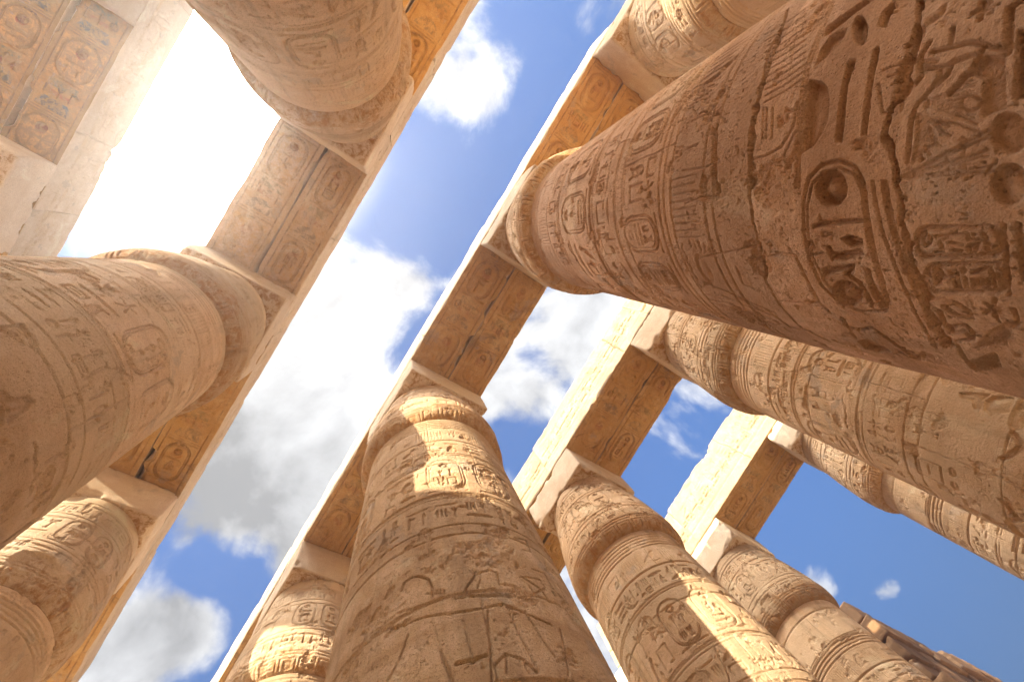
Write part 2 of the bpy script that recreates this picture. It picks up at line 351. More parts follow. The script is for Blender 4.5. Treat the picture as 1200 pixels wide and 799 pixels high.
# ------------------------------------------------------------------ materials
def stone(name, cols, stain=(.16, .075, .03), stain_amt=.35, grime=.25, bump=1.0, pig=False, layer=1.0):
    m = bpy.data.materials.new(name); m.use_nodes = True; t = m.node_tree; t.nodes.clear(); n = t.nodes.new; l = t.links.new
    out = n('ShaderNodeOutputMaterial'); bs = n('ShaderNodeBsdfPrincipled'); bs.inputs['Roughness'].default_value = .93; bs.inputs['Specular IOR Level'].default_value = .15; l(bs.outputs[0], out.inputs[0])
    tc_ = n('ShaderNodeTexCoord'); oi = n('ShaderNodeObjectInfo')
    off = n('ShaderNodeVectorMath'); off.operation = 'SCALE'; cx = n('ShaderNodeCombineXYZ')
    for i in range(3): l(oi.outputs['Random'], cx.inputs[i])
    l(cx.outputs[0], off.inputs[0]); off.inputs['Scale'].default_value = 37
    ps = n('ShaderNodeVectorMath'); ps.operation = 'ADD'; l(tc_.outputs['Object'], ps.inputs[0]); l(off.outputs[0], ps.inputs[1]); P = ps.outputs[0]
    def nz(s, d=5, r=.6, ds=0, sc_=(1, 1, 1)):
        mp = n('ShaderNodeMapping'); mp.inputs['Scale'].default_value = sc_; l(P, mp.inputs[0])
        x = n('ShaderNodeTexNoise'); x.inputs['Scale'].default_value = s; x.inputs['Detail'].default_value = d; x.inputs['Roughness'].default_value = r; x.inputs['Distortion'].default_value = ds; l(mp.outputs[0], x.inputs['Vector']); return x.outputs[0]
    def ramp(x, a, b, va=0, vb=1):
        r = n('ShaderNodeMapRange'); r.interpolation_type = 'SMOOTHSTEP'; r.inputs['From Min'].default_value = a; r.inputs['From Max'].default_value = b; r.inputs['To Min'].default_value = va; r.inputs['To Max'].default_value = vb; l(x, r.inputs['Value']); return r.outputs[0]
    def mix(f, a, b, mode='MIX'):
        x = n('ShaderNodeMix'); x.data_type = 'RGBA'; x.blend_type = mode
        if isinstance(f, (int, float)): x.inputs['Factor'].default_value = f
        else: l(f, x.inputs['Factor'])
        for k, q in (('A', a), ('B', b)):
            if isinstance(q, tuple): x.inputs[6 if k == 'A' else 7].default_value = (*q, 1)
            else: l(q, x.inputs[6 if k == 'A' else 7])
        return x.outputs[2]
    c = mix(ramp(nz(.7, 4, .6, .4), .36, .64), cols[0], cols[1])
    c = mix(ramp(nz(2.3, 6, .65, .6), .42, .68), c, cols[2])
    band = nz(1.0, 3, .5, .3, (.15, .15, 3.2)); c = mix(ramp(band, .5, .68, 0, .5 * layer), c, cols[3])
    c = mix(ramp(nz(1.5, 7, .7, 1.2, (1, 1, .6)), .56, .74, 0, stain_amt), c, stain)
    c = mix(ramp(nz(.9, 6, .7, .8, (1.3, 1.3, .45)), .55, .72, 0, grime), c, (.11, .075, .05))
    c = mix(ramp(nz(1.1, 6, .68, .6), .57, .66, 0, .55), c, tuple(min(.8, 1.2 * x + .03) for x in cols[2])); c = mix(ramp(nz(1.7, 5, .6, .2), .60, .66, 0, .45), c, (.40, .35, .29))
    c = mix(ramp(nz(26, 4, .7), .3, .7, 0, .32), c, cols[3]); c = mix(ramp(nz(95, 2, .6), .52, .70, 0, .5), c, (.2, .11, .055))
    if layer == 1.0:
        sx = n('ShaderNodeSeparateXYZ'); l(tc_.outputs['Object'], sx.inputs[0])
        q1 = n('ShaderNodeMath'); q1.operation = 'MULTIPLY_ADD'; l(sx.outputs[2], q1.inputs[0]); q1.inputs[1].default_value = 1 / .88; q1.inputs[2].default_value = -3.19 / .88 + 20
        q2 = n('ShaderNodeMath'); q2.operation = 'FLOOR'; l(q1.outputs[0], q2.inputs[0])
        q3 = n('ShaderNodeMath'); q3.operation = 'ADD'; l(q2.outputs[0], q3.inputs[0]); l(oi.outputs['Random'], q3.inputs[1])
        wn = n('ShaderNodeTexWhiteNoise'); wn.noise_dimensions = '1D'; l(q3.outputs[0], wn.inputs['W'])
        c = mix(ramp(wn.outputs['Value'], .2, 1, 0, .55), c, tuple(.72 * x for x in cols[3])); c = mix(ramp(wn.outputs['Color'], .55, 1, 0, .4), c, tuple(min(.8, 1.12 * x) for x in cols[2]))
        c = mix(ramp(nz(2.2, 5, .6, .2, (1.6, 1.6, .16)), .52, .72, 0, .5), c, tuple(.55 * x for x in cols[1]))
    if pig:
        at = n('ShaderNodeAttribute'); at.attribute_name = 'paint_and_shade'; wear = ramp(nz(7, 7, .75, .5), .42, .62)
        am = n('ShaderNodeMath'); am.operation = 'MULTIPLY'; l(at.outputs['Alpha'], am.inputs[0]); l(wear, am.inputs[1]); am2 = n('ShaderNodeMath'); am2.operation = 'MULTIPLY'; am2.use_clamp = True; l(at.outputs['Fac'], am2.inputs[0]); am2.inputs[1].default_value = 60; am3 = n('ShaderNodeMath'); am3.operation = 'MULTIPLY'; l(am.outputs[0], am3.inputs[0]); l(am2.outputs[0], am3.inputs[1]); c = mix(am3.outputs[0], c, at.outputs['Color'])
    hv = n('ShaderNodeHueSaturation'); mr = ramp(oi.outputs['Random'], 0, 1, .9, 1.08); l(mr, hv.inputs['Value']); l(c, hv.inputs['Color'])
    l(hv.outputs[0], bs.inputs['Base Color'])
    h1 = nz(34, 6, .72); vo = n('ShaderNodeTexVoronoi'); vo.inputs['Scale'].default_value = 42; mpv = n('ShaderNodeMapping'); l(P, mpv.inputs[0]); l(mpv.outputs[0], vo.inputs['Vector'])
    pit = ramp(vo.outputs['Distance'], .05, .3, -.55, 0); pm = n('ShaderNodeMath'); pm.operation = 'MULTIPLY'; l(pit, pm.inputs[0]); l(ramp(nz(6, 3), .48, .62), pm.inputs[1])
    tl = nz(3.0, 3, .6, .3, (1, 1, 14)); tm = n('ShaderNodeMath'); tm.operation = 'MULTIPLY'; l(tl, tm.inputs[0]); tm.inputs[1].default_value = .25
    a1 = n('ShaderNodeMath'); a1.operation = 'ADD'; l(h1, a1.inputs[0]); l(pm.outputs[0], a1.inputs[1]); a2 = n('ShaderNodeMath'); a2.operation = 'ADD'; l(a1.outputs[0], a2.inputs[0]); l(tm.outputs[0], a2.inputs[1])
    bp = n('ShaderNodeBump'); bp.inputs['Strength'].default_value = bump; bp.inputs['Distance'].default_value = .02; l(a2.outputs[0], bp.inputs['Height']); l(bp.outputs[0], bs.inputs['Normal'])
    return m

CREAM = [(.68, .48, .285), (.60, .40, .225), (.75, .55, .36), (.45, .275, .14)]
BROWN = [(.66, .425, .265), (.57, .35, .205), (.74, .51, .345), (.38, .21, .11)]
PALE = [(.77, .585, .385), (.71, .515, .32), (.80, .635, .45), (.57, .39, .225)]
M_pale = stone('sandstone_pale', PALE, pig=True, stain=(.36, .19, .08), stain_amt=.4, grime=.15)
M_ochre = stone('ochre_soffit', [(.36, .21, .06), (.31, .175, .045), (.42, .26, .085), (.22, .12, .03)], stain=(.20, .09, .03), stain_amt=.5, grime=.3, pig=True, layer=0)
M_gold = stone('glow_gold_sandstone', [(.66, .38, .12), (.60, .33, .10), (.72, .45, .18), (.48, .25, .07)], stain=(.30, .13, .03), stain_amt=.5, grime=.15, pig=True, layer=0)  # warm glow of two soffits put into the stone colour
M_tan = stone('veil_tan_sandstone', [(.68, .50, .31), (.60, .43, .26), (.73, .57, .39), (.50, .34, .19)], stain=(.34, .18, .08), stain_amt=.45, grime=.25, pig=True, layer=0)  # pale veil from the sky glow put into this soffit's colour
M_shaft = stone('sandstone_shaft', CREAM, stain_amt=.4, grime=.35)
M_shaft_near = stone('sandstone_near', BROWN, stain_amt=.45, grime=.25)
M_cap = stone('sandstone_capital', CREAM, pig=True, stain=(.36, .165, .05), stain_amt=.5, grime=.3)
M_block = stone('sandstone_block', pig=True, cols=[(.70, .57, .41), (.64, .49, .33), (.74, .62, .47), (.55, .39, .24)], stain_amt=.25, grime=.15, layer=.5)
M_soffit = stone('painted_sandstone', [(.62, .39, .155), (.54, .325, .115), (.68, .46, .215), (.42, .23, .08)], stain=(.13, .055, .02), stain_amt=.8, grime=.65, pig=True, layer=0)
M_face = stone('architrave_face', [(.44, .335, .22), (.39, .285, .175), (.49, .385, .27), (.33, .225, .13)], stain=(.26, .14, .06), stain_amt=.5, grime=.45, layer=.5)
M_ruin = stone('weathered_sandstone', [(.34, .20, .105), (.28, .16, .08), (.40, .25, .14), (.20, .11, .055)], stain_amt=.45, grime=.5)
M_sand = stone('sand', [(.40, .29, .185), (.36, .26, .16), (.44, .33, .22), (.32, .22, .135)], stain_amt=.05, grime=.05, bump=.4, layer=0)

# ------------------------------------------------------------------ layout
SX = 5.593; SOF = 11.7312 + 1.6; HA = 1.058; CAPTOP = SOF - HA; NECK = 9.5
ROWY = dict(A=-12.40, B=-5.293, C=0.0, D=5.268, E=12.509)
DZ = dict(A=2.96, B=0, C=0, D=.07, E=1.042)

def ground():
    n = 120; x = np.concatenate([-np.geomspace(600, 30, 14)[:-1], np.linspace(-30, 40, n), np.geomspace(40, 600, 14)[1:]]); X, Y_ = np.meshgrid(x, x)
    Z = .10 * (fbm2(X * .35 + 700, Y_ * .35 + 700, 5, 4) - .5) - .02
    mesh_obj('ground', np.stack([X, Y_, Z], -1).reshape(-1, 3), grid_faces(len(x), len(x)), M_sand)['kind'] = 'structure'
ground()

def theta_grid(cx, cy, n_front, n_back, half=100):
    """angles round a column, closer together on the side seen from the aisle"""
    a = math.degrees(math.atan2(CAM.y - cy, CAM.x - cx))
    f = np.linspace(a - half, a + half, n_front); b = np.linspace(a + half, a + 360 - half, n_back + 2)[1:-1]
    return np.radians(np.concatenate([f, b]))
def weather(R, rnd, seed, amt=1.0):
    """wear: soft undulation, spalled patches that eat the carving, chips and pits"""
    U = R.U[None, :]; V = R.V[:, None]; P = R.P; k = 8; s = k / P
    uu = (U - R.U[0]) * s; vv = V * s
    wear = fbm2(uu * 2 + 0 * vv, vv * 2 + 0 * uu, seed, 4, k * 2)
    R.H *= 1 - .7 * sstep(wear, .60, .70) * min(1, amt)
    spall = sstep(fbm2(uu * 4 + 0 * vv, vv * 4 + 0 * uu, seed + 20, 5, k * 4, .6), .62, .70)
    R.H += .016 * amt * spall * (.6 + 1.3 * fbm2(uu * 60 + 0 * vv, vv * 60 + 0 * uu, seed + 30, 2, k * 60))
    R.H += .020 * amt * (fbm2(uu * 1.0 + 0 * vv, vv * 1.0 + 0 * uu, seed + 40, 4, k) - .5)
    R.H += .005 * amt * (fbm2(uu * 32 + 0 * vv, vv * 32 + 0 * uu, seed + 50, 3, k * 32, .65) - .5)
    pits = fbm2(uu * 70 + 0 * vv, vv * 70 + 0 * uu, seed + 60, 2, k * 70)
    R.H += .013 * amt * sstep(pits, .72, .82) * sstep(fbm2(uu * 3 + 0 * vv, vv * 3 + 0 * uu, seed + 70, 2, k * 3), .4, .6)

def shaft_radius(z): return 1.392 - .0265 * (z - 2.6)
def build_shaft(root, cx, cy, seed, nth, zs, extra=None, dk=1.0, plain=False, joint0=3.19, top=NECK, zoff=0.0, broken=0.0, mat=None):
    rnd = random.Random(seed); th = theta_grid(cx, cy, *nth); R0 = 1.3; per = 2 * math.pi * R0
    R = Relief(th * R0, zs, per)
    N9 = NECK
    if not plain:
        for k in range(5): ring(R, N9 - .10 - .085 * k, .016, .016 * dk)
        frieze(R, rnd, N9 - .98, N9 - .56, .010, .014, 'rods'); ring(R, N9 - 1.02, .014, .014 * dk)
        frieze(R, rnd, N9 - 1.52, N9 - 1.08, .016 * dk, .013, 'text'); ring(R, N9 - 1.56, .016, .016 * dk); ring(R, N9 - 1.62, .012, .012 * dk)
        frieze(R, rnd, N9 - 2.75, N9 - 1.70, .020 * dk, .015, 'cart'); ring(R, N9 - 2.82, .016, .016 * dk); ring(R, N9 - 2.89, .012, .012 * dk)
        frieze(R, rnd, N9 - 3.42, N9 - 2.95, .016 * dk, .014, 'text'); ring(R, N9 - 3.48, .016, .016 * dk)
        if extra is None or extra is middle_carving:
            if extra: extra(R, rnd)
            else: scene_register(R, rnd, N9 - 5.75, N9 - 3.55, .022 * dk, .018); ring(R, N9 - 5.85, .02, .02 * dk); ring(R, N9 - 5.95, .014, .014 * dk)
            frieze(R, rnd, N9 - 7.2, N9 - 6.05, .024 * dk, .018, 'cart'); ring(R, N9 - 7.3, .02, .02)
        else: extra(R, rnd)
    weather(R, rnd, seed * 7 + 11)
    z = joint0; i = 0
    while z < top - .3:
        if z > zs[0] and (i >= 2 or extra is not near_carving):
            crackline(R, rnd, R.U[0] - .05, z, R.U[0] + per + .05, z + rnd.uniform(-.01, .01), rnd.uniform(.009, .02), rnd.uniform(.015, .035), seed * 13 + i, .012, 90)
            ph = rnd.uniform(0, per)
            for q in (0, .5): crackline(R, rnd, R.U[0] + (ph + q * per) % per, z, R.U[0] + (ph + q * per) % per + rnd.uniform(-.03, .03), z + .88, .008, .018, seed * 17 + i + int(q * 9), .01, 24)
        z += .88; i += 1
    for i in range(4):
        uc = R.U[0] + rnd.uniform(0, per); vc = rnd.uniform(4, 9)
        crackline(R, rnd, uc, vc, uc + rnd.uniform(-.5, .5), vc + rnd.uniform(.5, 1.4), .007, .02, seed * 19 + i, .05, 40)
    rad = shaft_radius(zs)[:, None] - R.H
    Z = np.repeat(zs[:, None], len(th), 1)
    if broken:      # broken-off top
        edge = top - broken * fbm2((R.U[None, :] - R.U[0]) * 8 / per + 0 * Z, 0 * Z + 3.3, seed + 5, 4, 8) - broken * .8 * sstep(vnoise2((R.U[None, :] - R.U[0]) * 4 / per + 0 * Z, 0 * Z, seed + 9, 4), .4, .6)
        Z = np.minimum(Z, edge + .02 * (Z - edge))
    # top rim turned in
    X = np.cos(th)[None] * rad; Y_ = np.sin(th)[None] * rad
    co = np.stack([X, Y_, Z], -1).reshape(-1, 3); nv, nu = rad.shape
    last = co[-nu:]; mid = last * np.array([.985, .985, 1]) + np.array([0, 0, .012]); mid2 = last * np.array([.82, .82, 1]) + np.array([0, 0, .014 if not broken else -.2]); mid3 = last * np.array([.02, .02, 1]) + np.array([0, 0, .014 if not broken else -.3])
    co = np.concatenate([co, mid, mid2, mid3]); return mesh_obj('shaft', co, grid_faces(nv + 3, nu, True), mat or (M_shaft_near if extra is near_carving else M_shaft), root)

CAPP = np.array([(0, 1.10), (.012, 1.17), (.03, 1.235), (.075, 1.295), (.15, 1.338), (.26, 1.364), (.45, 1.378), (.7, 1.366), (1.1, 1.318), (1.6, 1.245), (2.1, 1.15), (2.5, 1.085), (2.773, 1.055)])
def cap_profile(n):
    P = CAPP.copy(); s = np.concatenate([[0], np.cumsum(np.hypot(np.diff(P[:, 0]), np.diff(P[:, 1])))]); S = np.linspace(0, s[-1], n)
    k = np.array([.05, .2, .5, .2, .05]); z = np.interp(S, s, P[:, 0]); r = np.interp(S, s, P[:, 1]); zp = np.pad(z, 2, 'edge'); rp = np.pad(r, 2, 'edge')
    return S, np.convolve(zp, k, 'valid'), np.convolve(rp, k, 'valid')
def build_capital(root, cx, cy, seed, nth, ns, plain=False, dz=0.0, mat=None):
    rnd = random.Random(seed + 500); th = theta_grid(cx, cy, *nth); S, z, r = cap_profile(ns); R0 = 1.3; per = 2 * math.pi * R0; R = Relief(th * R0, S, per)
    if not plain:
        frieze(R, rnd, .10, .42, .016, .016, 'boxes'); ring(R, .46, .014, .014); ring(R, .53, .012, .012)
        frieze(R, rnd, .58, 1.02, .014, .013, 'text'); ring(R, 1.07, .014, .014)
        frieze(R, rnd, 1.12, 2.05, .016, .014, 'cart'); ring(R, 2.1, .014, .014)
        frieze(R, rnd, 2.16, 2.52, .012, .012, 'text'); ring(R, 2.58, .014, .014); ring(R, 2.7, .012, .012)
    R.H *= 1.5
    weather(R, rnd, seed * 5 + 3, 1.1)
    for i, s_ in enumerate((.95 + rnd.uniform(-.1, .1), 1.9 + rnd.uniform(-.1, .1))):
        crackline(R, rnd, R.U[0] - .05, s_, R.U[0] + per + .05, s_, .012, .025, seed * 23 + i, .012, 90)
    ph = rnd.uniform(0, per); crackline(R, rnd, R.U[0] + ph, .3, R.U[0] + ph + .05, 2.9, .009, .03, seed + 77, .02, 50)
    # a lump broken off the rim
    for i in range(3):
        c = rnd.uniform(0, 2 * math.pi); d = np.abs((th - c + math.pi) % (2 * math.pi) - math.pi)[None, :] * R0
        R.H += (.06 * rnd.uniform(.3, 1) * sstep(-np.hypot(d / rnd.uniform(.3, .6), (S[:, None] - .5) / .4) + .35 * fbm2(d * 6 + 50, S[:, None] * 6 + 0 * d, seed + i, 3), -.75, -.5)).astype(np.float32)
    rad = r[:, None] - R.H; Z = np.repeat(z[:, None], len(th), 1) + NECK + dz
    co = np.stack([np.cos(th)[None] * rad, np.sin(th)[None] * rad, Z], -1).reshape(-1, 3); o = mesh_obj('capital', co, grid_faces(len(z), len(th), True), mat or M_cap, root)
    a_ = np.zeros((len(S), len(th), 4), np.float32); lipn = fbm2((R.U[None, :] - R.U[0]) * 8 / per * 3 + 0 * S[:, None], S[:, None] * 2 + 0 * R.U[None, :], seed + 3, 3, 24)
    a_[..., :3] = (.40, .19, .05); a_[..., 3] = .72 * sstep(lipn - np.abs(S[:, None] - .22) * .9, .08, .32)     # ochre band round the lip: part paint, part underside shade put into colour
    paint_and_shade(o, a_); return o

def block(hx, hy, hz, n, seed, rough=.012, chip=.05, rad=.02, carve=None):
    """a dressed stone: cube lattice with worn edges, chipped corners and pecked faces; returns verts, quads"""
    nx, ny, nz = n; idx = {}; co = []; F = []
    def lat(a, b, c): 
        k = (a, b, c)
        if k not in idx: idx[k] = len(co); co.append((-hx + 2 * hx * a / nx, -hy + 2 * hy * b / ny, -hz + 2 * hz * c / nz))
        return idx[k]
    for c, fl in ((0, 1), (nz, 0)):
        for a in range(nx):
            for b in range(ny):
                q = [lat(a, b, c), lat(a + 1, b, c), lat(a + 1, b + 1, c), lat(a, b + 1, c)]; F.append(q[::-1] if fl else q)
    for b, fl in ((0, 0), (ny, 1)):
        for a in range(nx):
            for c in range(nz):
                q = [lat(a, b, c), lat(a + 1, b, c), lat(a + 1, b, c + 1), lat(a, b, c + 1)]; F.append(q[::-1] if fl else q)
    for a, fl in ((0, 1), (nx, 0)):
        for b in range(ny):
            for c in range(nz):
                q = [lat(a, b, c), lat(a, b + 1, c), lat(a, b + 1, c + 1), lat(a, b, c + 1)]; F.append(q[::-1] if fl else q)
    P = np.array(co, np.float64); H = np.array([hx, hy, hz])
    ed = np.sort(H - np.abs(P), 1)      # distance to the nearest faces: second smallest = distance to an edge
    r3 = fbm3(P * 2.2 + seed * 1.7 + 40, seed, 4, .6)
    rr = rad + chip * sstep(r3, .5, .72) * 2.2
    core = np.clip(P, -(H - rr[:, None]), H - rr[:, None]); dv = P - core; ln = np.linalg.norm(dv, axis=1, keepdims=True) + 1e-9
    Nn = dv / ln; P2 = core + Nn * rr[:, None]
    disp = rough * 2 * (fbm3(P * 1.3 + 20 + seed, seed + 3, 4, .55) - .5) + rough * .7 * (fbm3(P * 11 + 20 + seed, seed + 7, 3, .6) - .5)
    P2 = P2 + Nn * disp[:, None]
    if carve is not None: P2 = P2 - Nn * carve(P, Nn)[:, None]
    return P2, np.array(F)
def paint_and_shade(o, a):
    at = o.data.attributes.new('paint_and_shade', 'FLOAT_COLOR', 'POINT'); at.data.foreach_set('color', np.ascontiguousarray(a, np.float32).ravel())
def build_abacus(root, dz, seed, n=44):
    co, F = block(1.083, 1.083, HA / 2, (n, n, n // 2), seed, .016, .11, .022)
    o = mesh_obj('abacus', co + np.array([0, 0, CAPTOP + HA / 2 + dz]), F, M_block, root)
    a_ = np.zeros((len(co), 4), np.float32); a_[:, :3] = (.36, .19, .07); a_[:, 3] = (co[:, 2] < -HA / 2 + .03) * (np.abs(co[:, :2]).max(1) < 1.06); paint_and_shade(o, a_); return o  # shade of the underside put into the colour as dark brown
def build_base(root, seed):
    th = np.linspace(0, 2 * math.pi, 64, endpoint=False); pr = [(0, 1.95), (.05, 1.97), (.38, 1.93), (.44, 1.86), (.45, 1.5), (.45, 1.2)]
    co = [(r * math.cos(t), r * math.sin(t), z - .04) for z, r in pr for t in th]; return mesh_obj('base', co, grid_faces(len(pr), 64, True), M_block, root)
def zgrid(segs):
    o = []
    for a, b, s in segs: o.append(np.arange(a, b, s))
    o.append([segs[-1][1]]); return np.concatenate(o)
def column(row, k, label, seed, q=1, dx=0.0, extra=None, plain=False, mat=None):
    """q: 3 nearest column, 2 near, 1 farther, 0 outside the view"""
    cx, cy = k * SX + dx, ROWY[row]; dz = DZ[row]
    if row == 'A': cx = CAM.x + (k * SX - CAM.x) * 1.2
    if row == 'A': dz = 0.0
    root = empty('papyrus_column', (cx, cy, 0), label, 'column', 'carved papyrus columns of the hall')
    if row == 'A': root.scale = (1.222,) * 3      # the giant columns of the central nave
    build_base(root, seed)
    if q == 3: nth, zs, cn, cs = (1000, 60, 98), zgrid([(.35, 2.6, .05), (2.6, 4.3, .0055), (4.3, 5.6, .009), (5.6, 7.2, .014), (7.2, NECK, .02)]), (560, 40, 98), 190
    elif q == 2: nth, zs, cn, cs = (560, 40, 98), zgrid([(.35, 3.4, .06), (3.4, 6.5, .0105), (6.5, NECK, .014)]), (480, 40, 98), 210
    elif q == 1: nth, zs, cn, cs = (380, 36, 98), zgrid([(.35, 4.2, .08), (4.2, NECK, .016)]), (360, 36, 98), 180
    else: nth, zs, cn, cs = (70, 40, 98), zgrid([(.35, NECK, .08)]), (70, 40, 98), 50
    if dz: zs = np.concatenate([zs[:-1], zs[-1] + np.arange(0, dz + .001, dz / 40)]) if dz > .1 else np.concatenate([zs[:-1], [zs[-1] + dz]])
    build_shaft(root, cx, cy, seed, nth, zs, extra, 1.45 if q < 3 else 1.25, plain=plain or q == 0, top=NECK + dz, mat=mat)
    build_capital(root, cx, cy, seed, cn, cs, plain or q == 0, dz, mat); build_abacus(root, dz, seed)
    return root

# lower scene of the broad column in the middle: same form as below
MIDDLE = json.loads('''[["s",0.016,0.03,[-57.2,5.272,-56.6,5.318,-56.0,5.365,-54.6,5.372,-53.2,5.38,-51.4,5.36,-49.7,5.341,-48.0,5.298,-46.3,5.257,-45.6,5.191,-44.9,5.127,-45.0,5.075,-45.2,5.024]],
["s",0.012,0.02,[-47.2,5.077,-43.8,5.039,-40.4,5.007,-40.5,5.029,-40.6,5.051,-42.0,5.062,-43.4,5.074]],
["s",0.014,0.025,[-33.4,4.934,-32.6,4.99,-31.7,5.048,-29.7,5.113,-27.6,5.182,-24.9,5.2,-22.1,5.222,-20.5,5.209,-18.8,5.197]],
["s",0.012,0.02,[-33.5,4.927,-29.2,4.91,-24.7,4.902,-19.6,4.907,-14.0,4.927]],
["s",0.012,0.02,[-19.0,5.176,-19.3,5.107,-19.7,5.04,-16.5,5.033,-13.1,5.032,-14.5,4.975,-15.8,4.921]],
["s",0.009,0.014,[-26.5,5.102,-27.4,5.048,-28.3,4.996]],
["s",0.016,0.03,[-46.0,4.74,-45.0,4.603,-44.2,4.476,-42.6,4.307,-41.3,4.153]],
["s",0.012,0.02,[-54.4,4.727,-55.8,4.633,-57.3,4.544,-59.4,4.473,-61.4,4.407]],
["s",0.01,0.015,[-35.4,4.668,-35.2,4.569,-35.1,4.474,-34.8,4.391,-34.5,4.312]],
["s",0.013,0.022,[-26.7,4.722,-27.6,4.545,-28.4,4.385,-29.5,4.223,-30.5,4.077]],
["s",0.013,0.022,[-19.3,4.771,-18.6,4.603,-17.9,4.448,-16.7,4.285,-15.7,4.136]],
["s",0.011,0.018,[-12.8,4.696,-11.6,4.578,-10.5,4.467,-9.3,4.374,-8.0,4.286]],
["s",0.011,0.018,[0.1,4.619,-1.3,4.478,-2.6,4.349,-4.1,4.236,-5.5,4.133]],
["s",0.02,0.04,[-39.6,4.291,-37.6,4.293,-35.7,4.296,-33.0,4.298,-30.2,4.302]],
["s",0.012,0.02,[-29.0,4.204,-26.7,4.245,-24.3,4.291,-21.9,4.262,-19.4,4.236,-17.8,4.178,-16.3,4.124]],
["s",0.01,0.016,[-24.4,4.284,-25.0,4.207,-25.6,4.134]],
["s",0.01,0.016,[-19.4,4.236,-19.2,4.178,-19.0,4.123]],
["s",0.014,0.03,[-78.9,5.022,-70.8,4.953,-63.9,4.923,-55.4,4.854,-47.7,4.82,-40.3,4.77,-33.0,4.744,-26.7,4.757,-19.9,4.791,-16.4,4.74,-12.8,4.696,-8.3,4.655,-3.5,4.626]],
["s",0.012,0.02,[-70.6,5.041,-64.2,5.018,-58.3,5.016,-50.3,4.97,-42.7,4.955,-34.9,4.906,-27.0,4.887,-16.7,4.887,-4.5,4.957]],
["s",0.014,0.026,[-3.1,5.877,0.4,5.898,4.4,5.933,4.3,5.825,4.2,5.722,1.5,5.699,-1.0,5.683]],
["s",0.014,0.026,[-7.8,5.181,-4.5,5.133,-1.0,5.094,0.1,5.012,1.2,4.933]],
["s",0.012,0.02,[-0.6,5.377,2.9,5.386,6.7,5.406,7.3,5.304,7.9,5.207,10.4,5.147,13.1,5.095]],
["s",0.012,0.02,[-6.2,5.202,-2.6,5.216,1.4,5.241,2.0,5.187,2.6,5.135,-1.7,5.049,-5.4,4.978,-6.0,5.029,-6.5,5.081]],
["s",0.012,0.02,[-68.3,5.121,-66.3,5.106,-64.4,5.093,-61.3,5.077,-58.4,5.066,-57.0,5.084,-55.5,5.102]],
["s",0.012,0.02,[-70.3,4.991,-65.3,4.992,-60.6,5.008]],
["s",0.012,0.02,[-49.8,7.744,-47.4,7.756,-45.0,7.774,-41.9,7.669,-38.9,7.575,-40.0,7.494,-41.1,7.417,-44.6,7.422,-48.2,7.438,-48.7,7.36,-49.2,7.285]],
["s",0.012,0.022,[-6.6,7.608,-3.0,7.645,0.9,7.699,0.4,7.544,-0.1,7.397,-3.8,7.352,-7.1,7.322]],
["s",0.01,0.016,[-72.8,7.639,-65.7,7.508,-59.5,7.424]],
["s",0.01,0.016,[-70.0,7.477,-63.8,7.385,-58.2,7.328]],
["s",0.01,0.016,[-67.4,7.331,-62.0,7.271,-57.0,7.236]],
["s",0.01,0.016,[-65.0,7.196,-60.3,7.162,-55.9,7.147]]]''')
def middle_carving(R, rnd):
    for kind, wd, d, a in MIDDLE: R.stroke([(R.U[0] + (math.radians(x) * 1.3 - R.U[0]) % R.P, y) for x, y in zip(a[0::2], a[1::2])], wd * .8, d)
    U = R.U[None, :]; V = R.V[:, None]; uc = R.U[0] + (math.radians(PECK[0]) * 1.3 - R.U[0]) % R.P     # rough pecked-out patch
    dd = np.hypot((U - uc) / .42, (V - PECK[1]) / .30); nz_ = fbm2(U * 11 + 200 + 0 * V, V * 11 + 0 * U, 5, 3)
    R.H += .035 * sstep(nz_ + .25 - dd * .5, .3, .6) * fbm2(U * 24 + 400 + 0 * V, V * 24 + 0 * U, 6, 2)
PECK = (-23.5, 5.48)
